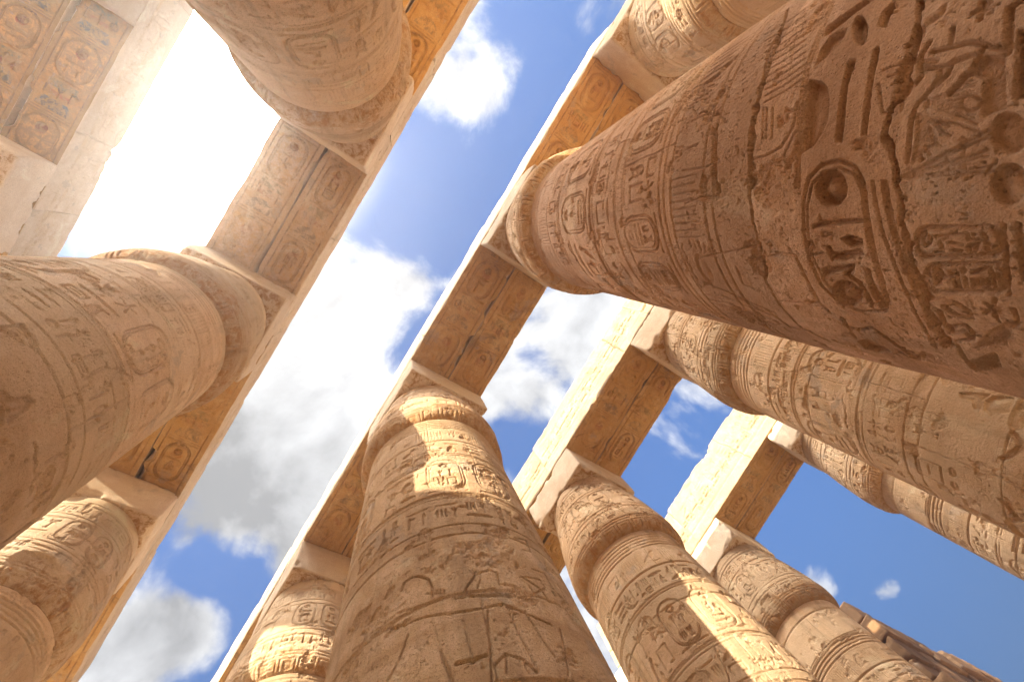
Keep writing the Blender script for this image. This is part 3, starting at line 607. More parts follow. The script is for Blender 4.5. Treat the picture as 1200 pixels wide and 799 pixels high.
# carving of the column nearest the camera: (kind, ball or half-width, depth, [angle, height, ...])
CARVED = json.loads('''[["f",0,0.075,[-110.57,3.702,-111.26,3.665,-111.92,3.629,-112.98,3.604,-114.01,3.581,-115.45,3.567,-116.86,3.554,-118.72,3.549,-120.57,3.545,-121.79,3.556,-123.03,3.569,-123.89,3.587,-124.77,3.605,-125.37,3.643,-126.0,3.682,-124.61,3.687,-123.22,3.693,-120.3,3.694,-117.36,3.699,-114.9,3.703,-112.4,3.709,-111.49,3.706]],
["f",0,0.06,[-110.18,3.496,-110.27,3.477,-110.36,3.459,-110.82,3.457,-111.28,3.456,-113.15,3.46,-115.0,3.466,-120.5,3.452,-125.89,3.45,-125.73,3.468,-125.56,3.486,-122.71,3.488,-119.84,3.493,-116.87,3.494,-113.85,3.499,-112.03,3.497]],
["f",0,0.06,[-110.32,3.376,-110.06,3.368,-109.8,3.359,-110.33,3.352,-110.85,3.346,-114.29,3.34,-117.64,3.338,-121.78,3.33,-125.89,3.328,-125.71,3.341,-125.53,3.355,-122.45,3.357,-119.35,3.362,-116.44,3.365,-113.47,3.372,-111.91,3.374]],
["f",0,0.07,[-105.5,3.442,-106.19,3.437,-106.87,3.433,-107.33,3.434,-107.79,3.435,-107.95,3.441,-108.1,3.447,-107.93,3.456,-107.75,3.466,-107.27,3.477,-106.78,3.489,-106.06,3.501,-105.33,3.513,-104.52,3.522,-103.68,3.533,-102.92,3.538,-102.15,3.544,-101.63,3.544,-101.1,3.545,-100.94,3.539,-100.78,3.533,-101.02,3.522,-101.25,3.512,-101.82,3.498,-102.39,3.485,-103.16,3.473,-103.91,3.46,-104.71,3.451]],
["f",0,0.05,[-100.65,3.729,-99.76,3.722,-98.87,3.716,-98.52,3.674,-98.18,3.633,-97.76,3.576,-97.35,3.523,-98.15,3.5,-98.92,3.477,-99.43,3.525,-99.96,3.575,-100.65,3.605,-101.35,3.635,-101.48,3.673,-101.62,3.712,-101.14,3.72]],
["f",0,0.05,[-108.0,3.696,-106.18,3.695,-104.31,3.697,-103.26,3.68,-102.21,3.665,-102.13,3.636,-102.04,3.608,-102.3,3.589,-102.56,3.569,-104.07,3.574,-105.54,3.579,-106.11,3.606,-106.68,3.633,-107.34,3.664]],
["f",0,0.06,[-105.46,3.401,-104.22,3.399,-102.95,3.398,-102.38,3.38,-101.81,3.363,-102.87,3.354,-103.89,3.345,-105.32,3.346,-106.73,3.348,-106.49,3.363,-106.26,3.378,-105.86,3.389]],
["s",0.012,0.015,[-90.32,3.808,-91.94,3.795,-93.47,3.783,-94.92,3.773,-98.95,3.761,-102.63,3.759,-106.11,3.764,-109.32,3.751,-112.4,3.744,-115.38,3.741,-118.63,3.728,-121.81,3.721,-124.95,3.718,-127.61,3.714,-130.27,3.714,-132.96,3.717]],
["s",0.012,0.015,[-91.14,3.777,-92.7,3.765,-94.18,3.754,-95.58,3.745,-99.5,3.735,-103.11,3.734,-106.53,3.739,-109.69,3.728,-112.73,3.721,-115.68,3.718,-118.88,3.706,-122.03,3.699,-125.14,3.696,-127.78,3.693,-130.42,3.693,-133.08,3.696]],
["s",0.016,0.03,[-113.37,3.127,-113.91,3.134,-114.45,3.141,-115.0,3.147,-115.55,3.147,-116.1,3.146,-116.65,3.146,-117.29,3.14,-117.92,3.134,-118.54,3.128,-118.86,3.134,-119.17,3.14,-119.48,3.146]],
["s",0.014,0.022,[-117.14,3.138,-117.35,3.126,-117.55,3.114,-117.76,3.102,-117.95,3.085,-118.13,3.067,-118.32,3.05,-118.25,3.038,-118.19,3.025,-118.13,3.013,-118.11,2.999,-118.08,2.985,-118.06,2.972,-118.11,2.962,-118.16,2.952,-118.21,2.943]],
["s",0.014,0.022,[-115.2,3.108,-115.39,3.079,-115.57,3.052,-115.75,3.025,-115.82,3.01,-115.9,2.994,-115.98,2.979,-116.42,2.96,-116.85,2.942,-117.27,2.923,-117.65,2.91,-118.03,2.897,-118.4,2.884,-118.77,2.873,-119.13,2.861,-119.49,2.85]],
["s",0.014,0.02,[-118.0,3.064,-118.59,3.062,-119.17,3.06,-119.75,3.058,-120.4,3.069,-121.05,3.081,-121.72,3.093,-122.15,3.105,-122.6,3.117,-123.05,3.129,-123.62,3.132,-124.19,3.136,-124.77,3.139,-127.12,3.139,-129.49,3.14,-131.89,3.144]],
["s",0.016,0.03,[-117.84,2.931,-118.67,2.937,-119.5,2.944,-120.34,2.951,-120.69,2.96,-121.04,2.969,-121.4,2.979,-121.84,2.991,-122.28,3.003,-122.74,3.016]],
["s",0.013,0.02,[-117.93,3.021,-118.51,3.023,-119.09,3.026,-119.67,3.028,-120.08,3.04,-120.48,3.051,-120.89,3.063]],
["s",0.014,0.02,[-112.67,3.051,-113.39,3.049,-114.1,3.048,-114.81,3.046]],
["s",0.012,0.015,[-116.12,3.145,-116.43,3.123,-116.74,3.102,-117.04,3.081]],
["f",0,0.035,[-118.82,2.916,-119.29,2.887,-119.74,2.859,-123.49,2.842,-127.19,2.828,-127.29,2.856,-127.39,2.884,-124.59,2.889,-121.79,2.896,-121.24,2.92,-120.67,2.945,-119.74,2.93]],
["s",0.02,0.035,[-119.49,2.85,-117.51,2.859,-115.5,2.868,-113.45,2.879,-113.23,2.87,-113.02,2.861,-112.8,2.852]],
["s",0.02,0.035,[-126.99,2.885,-125.24,2.887,-123.5,2.891,-121.75,2.895,-121.37,2.911,-120.99,2.928,-120.61,2.946,-120.71,2.956,-120.82,2.967,-120.93,2.977]],
["s",0.008,0.012,[-122.93,3.095,-122.78,3.068,-122.63,3.042,-122.49,3.017,-122.28,2.992,-122.08,2.967,-121.89,2.944]],
["s",0.008,0.012,[-122.93,3.095,-122.88,3.068,-122.84,3.041,-122.79,3.015,-122.72,2.987,-122.65,2.96,-122.58,2.934]],
["s",0.008,0.012,[-122.93,3.095,-123.06,3.067,-123.17,3.04,-123.29,3.014,-123.32,2.989,-123.35,2.965,-123.38,2.942]],
["s",0.008,0.012,[-122.93,3.095,-123.24,3.066,-123.54,3.039,-123.82,3.012,-123.92,2.995,-124.02,2.978,-124.11,2.961]],
["s",0.008,0.012,[-122.93,3.095,-123.42,3.066,-123.9,3.037,-124.36,3.01,-124.61,2.994,-124.86,2.978,-125.1,2.962]],
["s",0.008,0.012,[-122.93,3.095,-123.6,3.065,-124.24,3.036,-124.86,3.008,-125.28,2.99,-125.7,2.972,-126.11,2.955]],
["s",0.008,0.012,[-122.93,3.095,-123.73,3.065,-124.5,3.035,-125.25,3.007,-125.92,2.978,-126.57,2.95,-127.21,2.923]],
["s",0.008,0.012,[-122.93,3.095,-123.91,3.064,-124.86,3.034,-125.78,3.006,-126.66,2.972,-127.51,2.94,-128.34,2.909]],
["s",0.012,0.02,[-122.59,3.094,-122.98,3.091,-123.36,3.089,-123.75,3.087]],
["s",0.01,0.015,[-125.47,2.905,-125.61,2.906,-125.75,2.906,-125.89,2.907,-125.98,2.909,-126.07,2.912,-126.17,2.914,-126.19,2.918,-126.21,2.922,-126.23,2.926,-126.17,2.931,-126.12,2.935,-126.06,2.94,-125.94,2.944,-125.82,2.949,-125.7,2.953,-125.54,2.957,-125.37,2.96,-125.21,2.964,-125.03,2.965,-124.86,2.967,-124.69,2.968,-124.54,2.968,-124.39,2.967,-124.25,2.967,-124.16,2.964,-124.07,2.962,-123.98,2.959,-123.96,2.955,-123.94,2.951,-123.93,2.947,-123.99,2.942,-124.05,2.937,-124.11,2.933,-124.24,2.928,-124.36,2.924,-124.48,2.919,-124.64,2.916,-124.8,2.913,-124.97,2.91]],
["s",0.008,0.013,[-124.6,3.121,-125.78,3.116,-126.96,3.111,-128.13,3.107,-129.43,3.111,-130.74,3.115,-132.07,3.121]],
["s",0.008,0.013,[-124.6,3.121,-125.68,3.114,-126.75,3.107,-127.82,3.101,-129.01,3.103,-130.21,3.105,-131.41,3.108]],
["s",0.008,0.013,[-124.6,3.121,-125.83,3.111,-127.06,3.102,-128.27,3.092,-129.61,3.092,-130.95,3.091,-132.3,3.092]],
["s",0.008,0.013,[-124.6,3.121,-125.62,3.109,-126.62,3.097,-127.62,3.085,-128.72,3.082,-129.82,3.078,-130.93,3.076]],
["s",0.008,0.013,[-124.6,3.121,-125.71,3.106,-126.8,3.091,-127.88,3.077,-129.07,3.071,-130.25,3.065,-131.43,3.06]],
["s",0.008,0.013,[-124.6,3.121,-125.45,3.105,-126.29,3.088,-127.12,3.072,-128.04,3.064,-128.97,3.056,-129.88,3.049]],
["s",0.008,0.013,[-124.6,3.121,-125.52,3.102,-126.42,3.082,-127.3,3.063,-128.28,3.052,-129.25,3.042,-130.22,3.032]],
["s",0.008,0.013,[-124.6,3.121,-125.25,3.099,-125.88,3.076,-126.5,3.055,-127.21,3.041,-127.92,3.028,-128.61,3.014]],
["s",0.008,0.013,[-124.6,3.121,-125.35,3.095,-126.08,3.069,-126.8,3.044,-127.6,3.027,-128.39,3.01,-129.17,2.994]],
["s",0.008,0.013,[-124.6,3.121,-125.1,3.096,-125.59,3.07,-126.07,3.046,-126.64,3.029,-127.2,3.013,-127.75,2.997]],
["s",0.008,0.013,[-124.6,3.121,-125.42,3.078,-126.2,3.037,-126.95,2.997,-127.78,2.966,-128.58,2.936,-129.35,2.907]],
["s",0.009,0.013,[-134.37,3.167,-132.56,3.056,-130.96,2.958,-129.54,2.872]],
["s",0.009,0.013,[-134.37,3.167,-132.88,3.054,-131.57,2.955,-130.4,2.867]],
["s",0.009,0.013,[-134.37,3.167,-133.62,3.055,-132.95,2.956,-132.36,2.867]],
["s",0.009,0.013,[-134.37,3.167,-133.91,3.058,-133.5,2.961,-133.14,2.873]],
["s",0.009,0.013,[-134.37,3.167,-134.56,3.055,-134.73,2.955,-134.88,2.865]],
["s",0.009,0.013,[-134.37,3.167,-134.85,3.049,-135.27,2.944,-135.65,2.851]],
["s",0.009,0.012,[-131.56,3.002,-132.05,3.0,-132.54,2.998,-133.03,2.996,-133.52,2.995,-134.02,2.993,-134.51,2.991]],
["s",0.008,0.01,[-130.63,2.949,-132.11,2.943,-133.6,2.938,-135.09,2.933]],
["f",0,0.045,[-131.06,2.762,-131.66,2.763,-132.26,2.764,-132.7,2.77,-133.14,2.777,-133.34,2.786,-133.53,2.796,-133.44,2.808,-133.34,2.819,-132.97,2.83,-132.58,2.841,-131.99,2.85,-131.39,2.858,-130.71,2.862,-130.03,2.866,-129.4,2.864,-128.77,2.863,-128.33,2.857,-127.9,2.85,-127.74,2.84,-127.57,2.83,-127.71,2.819,-127.84,2.807,-128.24,2.796,-128.63,2.785,-129.21,2.777,-129.78,2.769,-130.42,2.765]],
["f",0,0.045,[-137.92,2.753,-138.56,2.755,-139.2,2.758,-139.7,2.765,-140.2,2.772,-140.46,2.782,-140.72,2.793,-140.67,2.804,-140.63,2.816,-140.27,2.826,-139.91,2.837,-139.32,2.844,-138.73,2.852,-138.02,2.854,-137.31,2.857,-136.65,2.854,-135.98,2.852,-135.5,2.845,-135.01,2.837,-134.8,2.827,-134.58,2.817,-134.67,2.805,-134.76,2.794,-135.12,2.783,-135.48,2.773,-136.04,2.766,-136.6,2.758,-137.26,2.756]],
["f",0,0.05,[-116.93,2.823,-116.94,2.83,-116.95,2.838,-121.61,2.821,-126.18,2.81,-126.3,2.795,-126.41,2.781,-121.73,2.799]],
["s",0.018,0.03,[-110.17,2.976,-111.13,2.972,-112.07,2.968,-113.0,2.965]],
["s",0.015,0.02,[-111.59,2.995,-111.41,2.98,-111.23,2.965,-111.06,2.95]],
["s",0.014,0.02,[-112.32,2.935,-111.99,2.946,-111.65,2.957,-111.31,2.969]],
["s",0.012,0.018,[-113.25,3.207,-114.74,3.204,-116.21,3.202,-117.67,3.2]],
["s",0.014,0.02,[-112.22,3.223,-113.04,3.209,-113.84,3.194,-114.63,3.18]],
["s",0.008,0.01,[-114.96,3.303,-114.99,3.276,-115.02,3.25,-115.04,3.224]],
["s",0.008,0.01,[-116.55,3.275,-116.53,3.255,-116.51,3.235,-116.5,3.216]],
["s",0.008,0.01,[-118.09,3.249,-118.03,3.235,-117.98,3.222,-117.93,3.208]],
["s",0.008,0.01,[-119.58,3.225,-119.5,3.217,-119.42,3.209,-119.34,3.201]],
["s",0.008,0.012,[-87.39,4.326,-87.69,4.264,-87.98,4.204,-88.25,4.146,-88.04,4.1,-87.84,4.056,-87.64,4.013]],
["s",0.008,0.012,[-90.59,4.271,-90.79,4.211,-90.98,4.154,-91.16,4.099,-90.93,4.054,-90.7,4.011,-90.48,3.969]],
["s",0.008,0.012,[-93.38,4.226,-93.5,4.168,-93.62,4.113,-93.73,4.06,-93.48,4.016,-93.23,3.973,-92.99,3.932]],
["s",0.008,0.012,[-95.88,4.188,-95.94,4.132,-96.01,4.078,-96.06,4.026,-95.79,3.983,-95.52,3.94,-95.26,3.9]],
["s",0.008,0.012,[-98.17,4.155,-98.19,4.1,-98.2,4.048,-98.22,3.997,-97.92,3.954,-97.63,3.912,-97.36,3.872]],
["s",0.008,0.012,[-100.31,4.126,-100.28,4.072,-100.25,4.021,-100.23,3.971,-99.91,3.928,-99.61,3.887,-99.31,3.847]],
["s",0.008,0.012,[-102.32,4.101,-102.25,4.048,-102.19,3.997,-102.12,3.948,-101.79,3.905,-101.47,3.864,-101.16,3.825]],
["s",0.008,0.012,[-104.22,4.078,-104.12,4.026,-104.02,3.976,-103.93,3.927,-103.58,3.885,-103.24,3.844,-102.91,3.805]],
["s",0.008,0.012,[-106.04,4.058,-105.91,4.007,-105.78,3.957,-105.66,3.909,-105.29,3.867,-104.93,3.826,-104.59,3.787]],
["s",0.008,0.012,[-107.79,4.04,-107.63,3.989,-107.47,3.94,-107.32,3.892,-106.94,3.85,-106.56,3.81,-106.2,3.77]],
["s",0.008,0.012,[-109.49,4.024,-109.29,3.973,-109.11,3.924,-108.93,3.877,-108.53,3.835,-108.14,3.795,-107.76,3.756]],
["s",0.008,0.012,[-111.13,4.01,-110.91,3.959,-110.69,3.91,-110.49,3.863,-110.07,3.821,-109.66,3.781,-109.27,3.742]],
["s",0.01,0.018,[-112.42,4.012,-114.99,3.996,-117.5,3.984,-119.94,3.975]],
["s",0.01,0.018,[-112.81,3.982,-115.35,3.967,-117.81,3.955,-120.23,3.946]],
["s",0.01,0.018,[-113.44,3.933,-115.91,3.919,-118.32,3.908,-120.69,3.9]],
["s",0.012,0.02,[-114.63,3.761,-116.32,3.758,-117.98,3.756,-119.63,3.756,-120.82,3.777,-122.03,3.799,-123.25,3.823,-123.59,3.861,-123.95,3.901,-124.31,3.942,-124.28,3.979,-124.24,4.017,-124.2,4.056]],
["s",0.01,0.015,[-120.84,3.735,-122.28,3.756,-123.75,3.778,-125.24,3.801,-126.32,3.794,-127.41,3.787,-128.48,3.78]],
["s",0.012,0.015,[-115.4,3.819,-115.67,3.804,-115.94,3.789,-116.2,3.774]],
["s",0.008,0.01,[-97.34,3.942,-100.12,3.918,-102.7,3.898,-105.14,3.882]],
["s",0.009,0.012,[-117.37,3.22,-119.12,3.221,-120.87,3.223,-122.62,3.226]],
["s",0.009,0.012,[-117.96,3.18,-119.68,3.181,-121.39,3.183,-123.1,3.186]],
["s",0.01,0.012,[-117.22,3.31,-119.03,3.294,-120.8,3.28,-122.54,3.266,-122.7,3.252,-122.86,3.238,-123.03,3.224]],
["s",0.016,0.03,[-143.29,3.696,-140.91,3.686,-138.61,3.679,-136.36,3.674,-134.67,3.659,-133.03,3.645,-131.41,3.633,-130.66,3.606,-129.92,3.581,-129.2,3.556,-129.16,3.523,-129.12,3.49,-129.08,3.459,-129.73,3.43,-130.36,3.402,-130.98,3.375,-132.17,3.361,-133.36,3.347,-134.53,3.333,-136.76,3.329,-139.02,3.326,-141.33,3.326,-143.04,3.324,-144.79,3.324,-146.58,3.325,-148.64,3.323,-150.77,3.323,-152.98,3.324,-155.14,3.325,-157.41,3.329,-159.79,3.334,-160.74,3.348,-161.72,3.362,-162.74,3.376,-163.12,3.417,-163.52,3.46,-163.94,3.504,-163.31,3.539,-162.68,3.575,-162.03,3.612,-160.36,3.634,-158.72,3.657,-157.11,3.682,-154.69,3.686,-152.35,3.693,-150.09,3.702,-147.75,3.698,-145.49,3.696,-143.29,3.696]],
["s",0.01,0.02,[-143.45,3.67,-141.33,3.661,-139.27,3.654,-137.25,3.649,-135.73,3.635,-134.25,3.622,-132.79,3.611,-132.1,3.587,-131.42,3.564,-130.76,3.542,-130.7,3.512,-130.65,3.483,-130.59,3.454,-131.16,3.429,-131.72,3.404,-132.27,3.38,-133.34,3.367,-134.41,3.355,-135.47,3.343,-137.5,3.34,-139.55,3.338,-141.65,3.338,-143.2,3.337,-144.79,3.337,-146.41,3.338,-148.27,3.336,-150.18,3.335,-152.16,3.336,-154.08,3.336,-156.08,3.338,-158.16,3.342,-158.98,3.353,-159.82,3.365,-160.68,3.378,-160.97,3.414,-161.28,3.452,-161.6,3.49,-161.04,3.522,-160.47,3.554,-159.89,3.587,-158.46,3.608,-157.04,3.63,-155.63,3.653,-153.52,3.658,-151.48,3.665,-149.49,3.674,-147.42,3.671,-145.41,3.669,-143.45,3.67]],
["f",1,0.085,[-134.78,3.417,-135.57,3.422,-136.37,3.427,-136.97,3.44,-137.59,3.453,-137.89,3.471,-138.2,3.49,-138.12,3.509,-138.04,3.53,-137.57,3.547,-137.11,3.565,-136.34,3.576,-135.58,3.588,-134.68,3.591,-133.79,3.595,-132.95,3.589,-132.12,3.584,-131.52,3.571,-130.93,3.558,-130.68,3.539,-130.44,3.521,-130.59,3.501,-130.73,3.482,-131.21,3.464,-131.69,3.447,-132.41,3.435,-133.13,3.424,-133.95,3.42]],
["f",0,0.045,[-141.53,3.636,-141.34,3.61,-141.16,3.585,-139.99,3.583,-138.83,3.582,-139.8,3.576,-140.77,3.57,-140.85,3.458,-140.92,3.356,-141.47,3.353,-142.03,3.351,-142.11,3.455,-142.2,3.57,-142.41,3.605,-142.63,3.641,-142.08,3.638]],
["f",0,0.06,[-145.07,3.481,-144.67,3.458,-144.28,3.434,-144.67,3.402,-145.05,3.371,-145.97,3.371,-146.91,3.372,-146.9,3.404,-146.89,3.438,-145.98,3.46]],
["f",0,0.06,[-146.85,3.58,-146.66,3.567,-146.48,3.553,-147.31,3.546,-148.14,3.539,-147.76,3.458,-147.39,3.382,-148.1,3.38,-148.82,3.378,-149.44,3.425,-150.09,3.475,-150.02,3.519,-149.95,3.566,-148.39,3.573]],
["s",0.008,0.015,[-143.9,3.545,-143.98,3.546,-144.07,3.547,-144.15,3.548,-144.21,3.551,-144.28,3.553,-144.34,3.555,-144.38,3.557,-144.41,3.56,-144.45,3.563,-144.44,3.566,-144.44,3.568,-144.44,3.571,-144.39,3.574,-144.35,3.576,-144.31,3.578,-144.24,3.58,-144.17,3.581,-144.1,3.583,-144.01,3.583,-143.93,3.583,-143.84,3.583,-143.76,3.582,-143.68,3.581,-143.59,3.58,-143.53,3.578,-143.46,3.576,-143.4,3.574,-143.37,3.571,-143.33,3.568,-143.3,3.566,-143.31,3.563,-143.31,3.56,-143.32,3.557,-143.36,3.555,-143.4,3.553,-143.44,3.55,-143.51,3.549,-143.58,3.547,-143.65,3.546,-143.73,3.546,-143.82,3.546,-143.9,3.545]],
["s",0.009,0.015,[-144.12,3.546,-144.24,3.531,-144.35,3.515,-144.47,3.5]],
["s",0.01,0.015,[-143.57,3.529,-144.05,3.53,-144.53,3.531,-145.01,3.532]],
["s",0.012,0.02,[-148.66,3.66,-148.6,3.639,-148.54,3.619,-148.47,3.599]],
["f",0,0.045,[-152.1,3.637,-151.62,3.557,-151.18,3.482,-150.91,3.458,-150.64,3.435,-151.77,3.445,-152.93,3.456,-153.09,3.472,-153.25,3.488,-152.86,3.491,-152.46,3.495,-153.17,3.554,-153.93,3.616,-154.5,3.621,-155.09,3.626,-154.91,3.64,-154.73,3.654,-153.4,3.645]],
["s",0.02,0.045,[-153.44,3.499,-154.07,3.479,-154.69,3.461,-155.31,3.442,-156.26,3.439,-157.22,3.435,-158.2,3.432,-159.36,3.432,-160.55,3.432,-161.78,3.434]],
["f",1,0.07,[-161.09,3.488,-161.68,3.506,-162.28,3.523,-162.53,3.543,-162.79,3.563,-162.62,3.581,-162.46,3.599,-161.9,3.611,-161.35,3.623,-160.52,3.626,-159.72,3.63,-158.82,3.625,-157.95,3.621,-157.18,3.609,-156.43,3.597,-155.92,3.58,-155.43,3.563,-155.27,3.544,-155.1,3.525,-155.29,3.508,-155.47,3.491,-155.96,3.479,-156.45,3.467,-157.16,3.462,-157.88,3.457,-158.69,3.461,-159.52,3.465,-160.3,3.476]],
["f",0,0.045,[-151.48,3.39,-151.72,3.377,-151.95,3.365,-153.29,3.367,-154.65,3.371,-156.02,3.365,-157.42,3.359,-159.73,3.358,-162.16,3.36,-162.35,3.373,-162.55,3.388,-160.47,3.393,-158.47,3.401,-156.58,3.4,-154.76,3.401,-153.09,3.395]],
["s",0.022,0.045,[-167.59,3.664,-168.57,3.668,-169.58,3.673,-170.62,3.678,-170.75,3.653,-170.88,3.629,-171.0,3.604,-170.46,3.572,-169.94,3.541,-169.44,3.511,-170.32,3.498,-171.21,3.485,-172.13,3.473,-173.37,3.459,-174.66,3.446,-176.0,3.434,-177.31,3.425,-178.68,3.418,-180.16,3.412]],
["f",0,0.055,[-176.83,3.692,-175.76,3.643,-174.77,3.596,-175.61,3.57,-176.47,3.544,-177.92,3.536,-179.48,3.53,-180.81,3.585,-182.32,3.643,-181.82,3.675,-181.33,3.708,-178.95,3.698]],
["s",0.011,0.018,[-134.2,3.291,-135.38,3.288,-136.58,3.285,-137.78,3.283,-139.83,3.276,-141.9,3.27,-144.01,3.266,-146.83,3.253,-149.73,3.243,-152.75,3.236,-155.9,3.228,-159.25,3.224,-162.87,3.225,-165.84,3.223,-169.08,3.224,-172.73,3.232]],
["s",0.011,0.018,[-134.46,3.248,-135.63,3.244,-136.8,3.242,-137.98,3.24,-139.98,3.233,-142.01,3.227,-144.08,3.223,-146.84,3.21,-149.69,3.2,-152.64,3.193,-155.72,3.185,-158.98,3.18,-162.5,3.18,-165.37,3.177,-168.49,3.177,-171.98,3.183]],
["s",0.011,0.018,[-134.57,3.231,-135.72,3.228,-136.88,3.225,-138.05,3.223,-140.04,3.216,-142.06,3.211,-144.11,3.207,-146.85,3.194,-149.67,3.183,-152.59,3.176,-155.65,3.168,-158.88,3.163,-162.36,3.163,-165.19,3.159,-168.27,3.159,-171.69,3.164]],
["s",0.013,0.024,[-146.79,2.835,-147.29,2.838,-147.8,2.842,-148.18,2.85,-148.56,2.857,-148.71,2.867,-148.86,2.877,-148.93,2.978,-149.02,3.092,-148.87,3.103,-148.72,3.115,-148.28,3.122,-147.85,3.129,-147.25,3.13,-146.66,3.131,-146.08,3.129,-145.5,3.127,-144.94,3.122,-144.38,3.117,-143.98,3.107,-143.59,3.097,-143.47,3.085,-143.35,3.073,-143.59,2.963,-143.8,2.865,-143.95,2.856,-144.1,2.847,-144.46,2.841,-144.83,2.836,-145.31,2.834,-145.81,2.833,-146.3,2.834,-146.79,2.835]],
["s",0.008,0.015,[-146.63,2.844,-147.05,2.847,-147.48,2.85,-147.8,2.856,-148.12,2.863,-148.24,2.871,-148.36,2.879,-148.41,2.976,-148.46,3.085,-148.33,3.094,-148.2,3.104,-147.84,3.11,-147.47,3.116,-146.98,3.117,-146.49,3.118,-146.09,3.116,-145.7,3.115,-145.22,3.111,-144.75,3.106,-144.42,3.098,-144.09,3.09,-143.98,3.08,-143.87,3.07,-144.07,2.964,-144.25,2.87,-144.38,2.862,-144.5,2.855,-144.81,2.85,-145.12,2.845,-145.53,2.844,-145.95,2.842,-146.29,2.843,-146.63,2.844]],
["s",0.013,0.024,[-152.98,2.834,-153.56,2.839,-154.14,2.843,-154.6,2.852,-155.06,2.861,-155.27,2.871,-155.48,2.882,-155.96,2.981,-156.5,3.093,-156.38,3.104,-156.25,3.115,-155.78,3.121,-155.31,3.128,-154.63,3.127,-153.97,3.126,-153.41,3.123,-152.85,3.12,-152.2,3.114,-151.55,3.107,-151.07,3.096,-150.61,3.085,-150.42,3.073,-150.25,3.06,-150.09,2.955,-149.96,2.861,-150.09,2.852,-150.21,2.843,-150.59,2.837,-150.97,2.832,-151.51,2.831,-152.05,2.831,-152.51,2.832,-152.98,2.834]],
["s",0.008,0.015,[-152.84,2.843,-153.32,2.847,-153.81,2.851,-154.19,2.858,-154.58,2.866,-154.75,2.874,-154.92,2.883,-155.35,2.978,-155.82,3.084,-155.71,3.093,-155.61,3.102,-155.22,3.108,-154.83,3.113,-154.27,3.112,-153.72,3.112,-153.37,3.11,-153.02,3.108,-152.47,3.103,-151.93,3.097,-151.52,3.088,-151.12,3.079,-150.97,3.068,-150.81,3.058,-150.63,2.957,-150.47,2.866,-150.58,2.859,-150.69,2.851,-151.01,2.847,-151.33,2.842,-151.79,2.841,-152.25,2.841,-152.54,2.842,-152.84,2.843]],
["f",1,0.035,[-145.8,3.065,-146.11,3.068,-146.42,3.07,-146.66,3.074,-146.91,3.078,-147.05,3.084,-147.19,3.089,-147.19,3.095,-147.19,3.1,-147.05,3.105,-146.9,3.109,-146.65,3.112,-146.39,3.115,-146.07,3.115,-145.76,3.115,-145.45,3.113,-145.14,3.11,-144.89,3.106,-144.65,3.102,-144.52,3.097,-144.39,3.091,-144.4,3.086,-144.41,3.08,-144.55,3.076,-144.7,3.071,-144.94,3.069,-145.19,3.066,-145.5,3.066]],
["f",1,0.03,[-147.42,2.91,-147.64,2.912,-147.86,2.913,-148.03,2.917,-148.21,2.92,-148.31,2.924,-148.41,2.928,-148.42,2.932,-148.42,2.936,-148.32,2.94,-148.22,2.943,-148.04,2.946,-147.87,2.948,-147.64,2.948,-147.42,2.948,-147.2,2.947,-146.98,2.945,-146.81,2.942,-146.63,2.939,-146.54,2.935,-146.44,2.931,-146.45,2.926,-146.45,2.922,-146.55,2.919,-146.65,2.915,-146.82,2.913,-146.99,2.911,-147.21,2.911]],
["s",0.01,0.018,[-145.06,3.051,-145.03,3.018,-144.99,2.986,-144.96,2.955]],
["s",0.01,0.018,[-146.12,3.037,-146.67,3.034,-147.22,3.032,-147.77,3.03,-147.81,3.04,-147.86,3.05,-147.9,3.06]],
["s",0.01,0.018,[-146.15,3.002,-146.31,2.987,-146.47,2.973,-146.63,2.959]],
["s",0.01,0.018,[-147.59,3.001,-147.69,2.988,-147.78,2.975,-147.88,2.963]],
["s",0.012,0.02,[-144.82,2.941,-145.19,2.939,-145.55,2.937,-145.92,2.936,-145.88,2.924,-145.83,2.913,-145.79,2.902,-146.2,2.905,-146.62,2.909,-147.04,2.912]],
["s",0.012,0.02,[-144.9,2.887,-145.13,2.884,-145.37,2.881,-145.6,2.879,-145.77,2.881,-145.95,2.884,-146.12,2.887,-146.31,2.882,-146.49,2.878,-146.67,2.874,-146.85,2.877,-147.03,2.88,-147.21,2.882,-147.43,2.879,-147.64,2.875,-147.86,2.871]],
["f",0,0.03,[-152.37,3.089,-152.17,3.077,-151.98,3.066,-153.19,3.064,-154.42,3.062,-154.7,3.08,-154.97,3.097,-153.65,3.093]],
["s",0.012,0.022,[-153.32,3.072,-153.17,3.059,-153.02,3.046,-152.87,3.034]],
["s",0.01,0.018,[-151.56,3.022,-152.72,3.019,-153.9,3.017,-155.11,3.016]],
["s",0.012,0.02,[-152.14,3.001,-153.09,3.0,-154.05,2.999,-155.04,2.998]],
["f",1,0.028,[-151.55,2.961,-151.71,2.962,-151.87,2.963,-152.01,2.966,-152.14,2.968,-152.22,2.971,-152.3,2.974,-152.31,2.977,-152.32,2.98,-152.25,2.983,-152.19,2.985,-152.06,2.986,-151.93,2.988,-151.77,2.988,-151.61,2.988,-151.44,2.986,-151.28,2.985,-151.15,2.982,-151.02,2.98,-150.94,2.977,-150.86,2.974,-150.86,2.971,-150.85,2.968,-150.92,2.966,-150.98,2.963,-151.11,2.962,-151.23,2.961,-151.39,2.961]],
["s",0.01,0.018,[-152.69,2.972,-153.49,2.973,-154.31,2.974,-155.13,2.975,-154.8,2.948,-154.48,2.922,-154.17,2.896]],
["s",0.009,0.015,[-152.93,2.949,-153.67,2.95,-154.41,2.951,-155.17,2.953]],
["s",0.009,0.015,[-152.88,2.932,-153.6,2.933,-154.34,2.934,-155.09,2.935]],
["s",0.009,0.015,[-152.82,2.914,-153.54,2.915,-154.27,2.916,-155.01,2.918]],
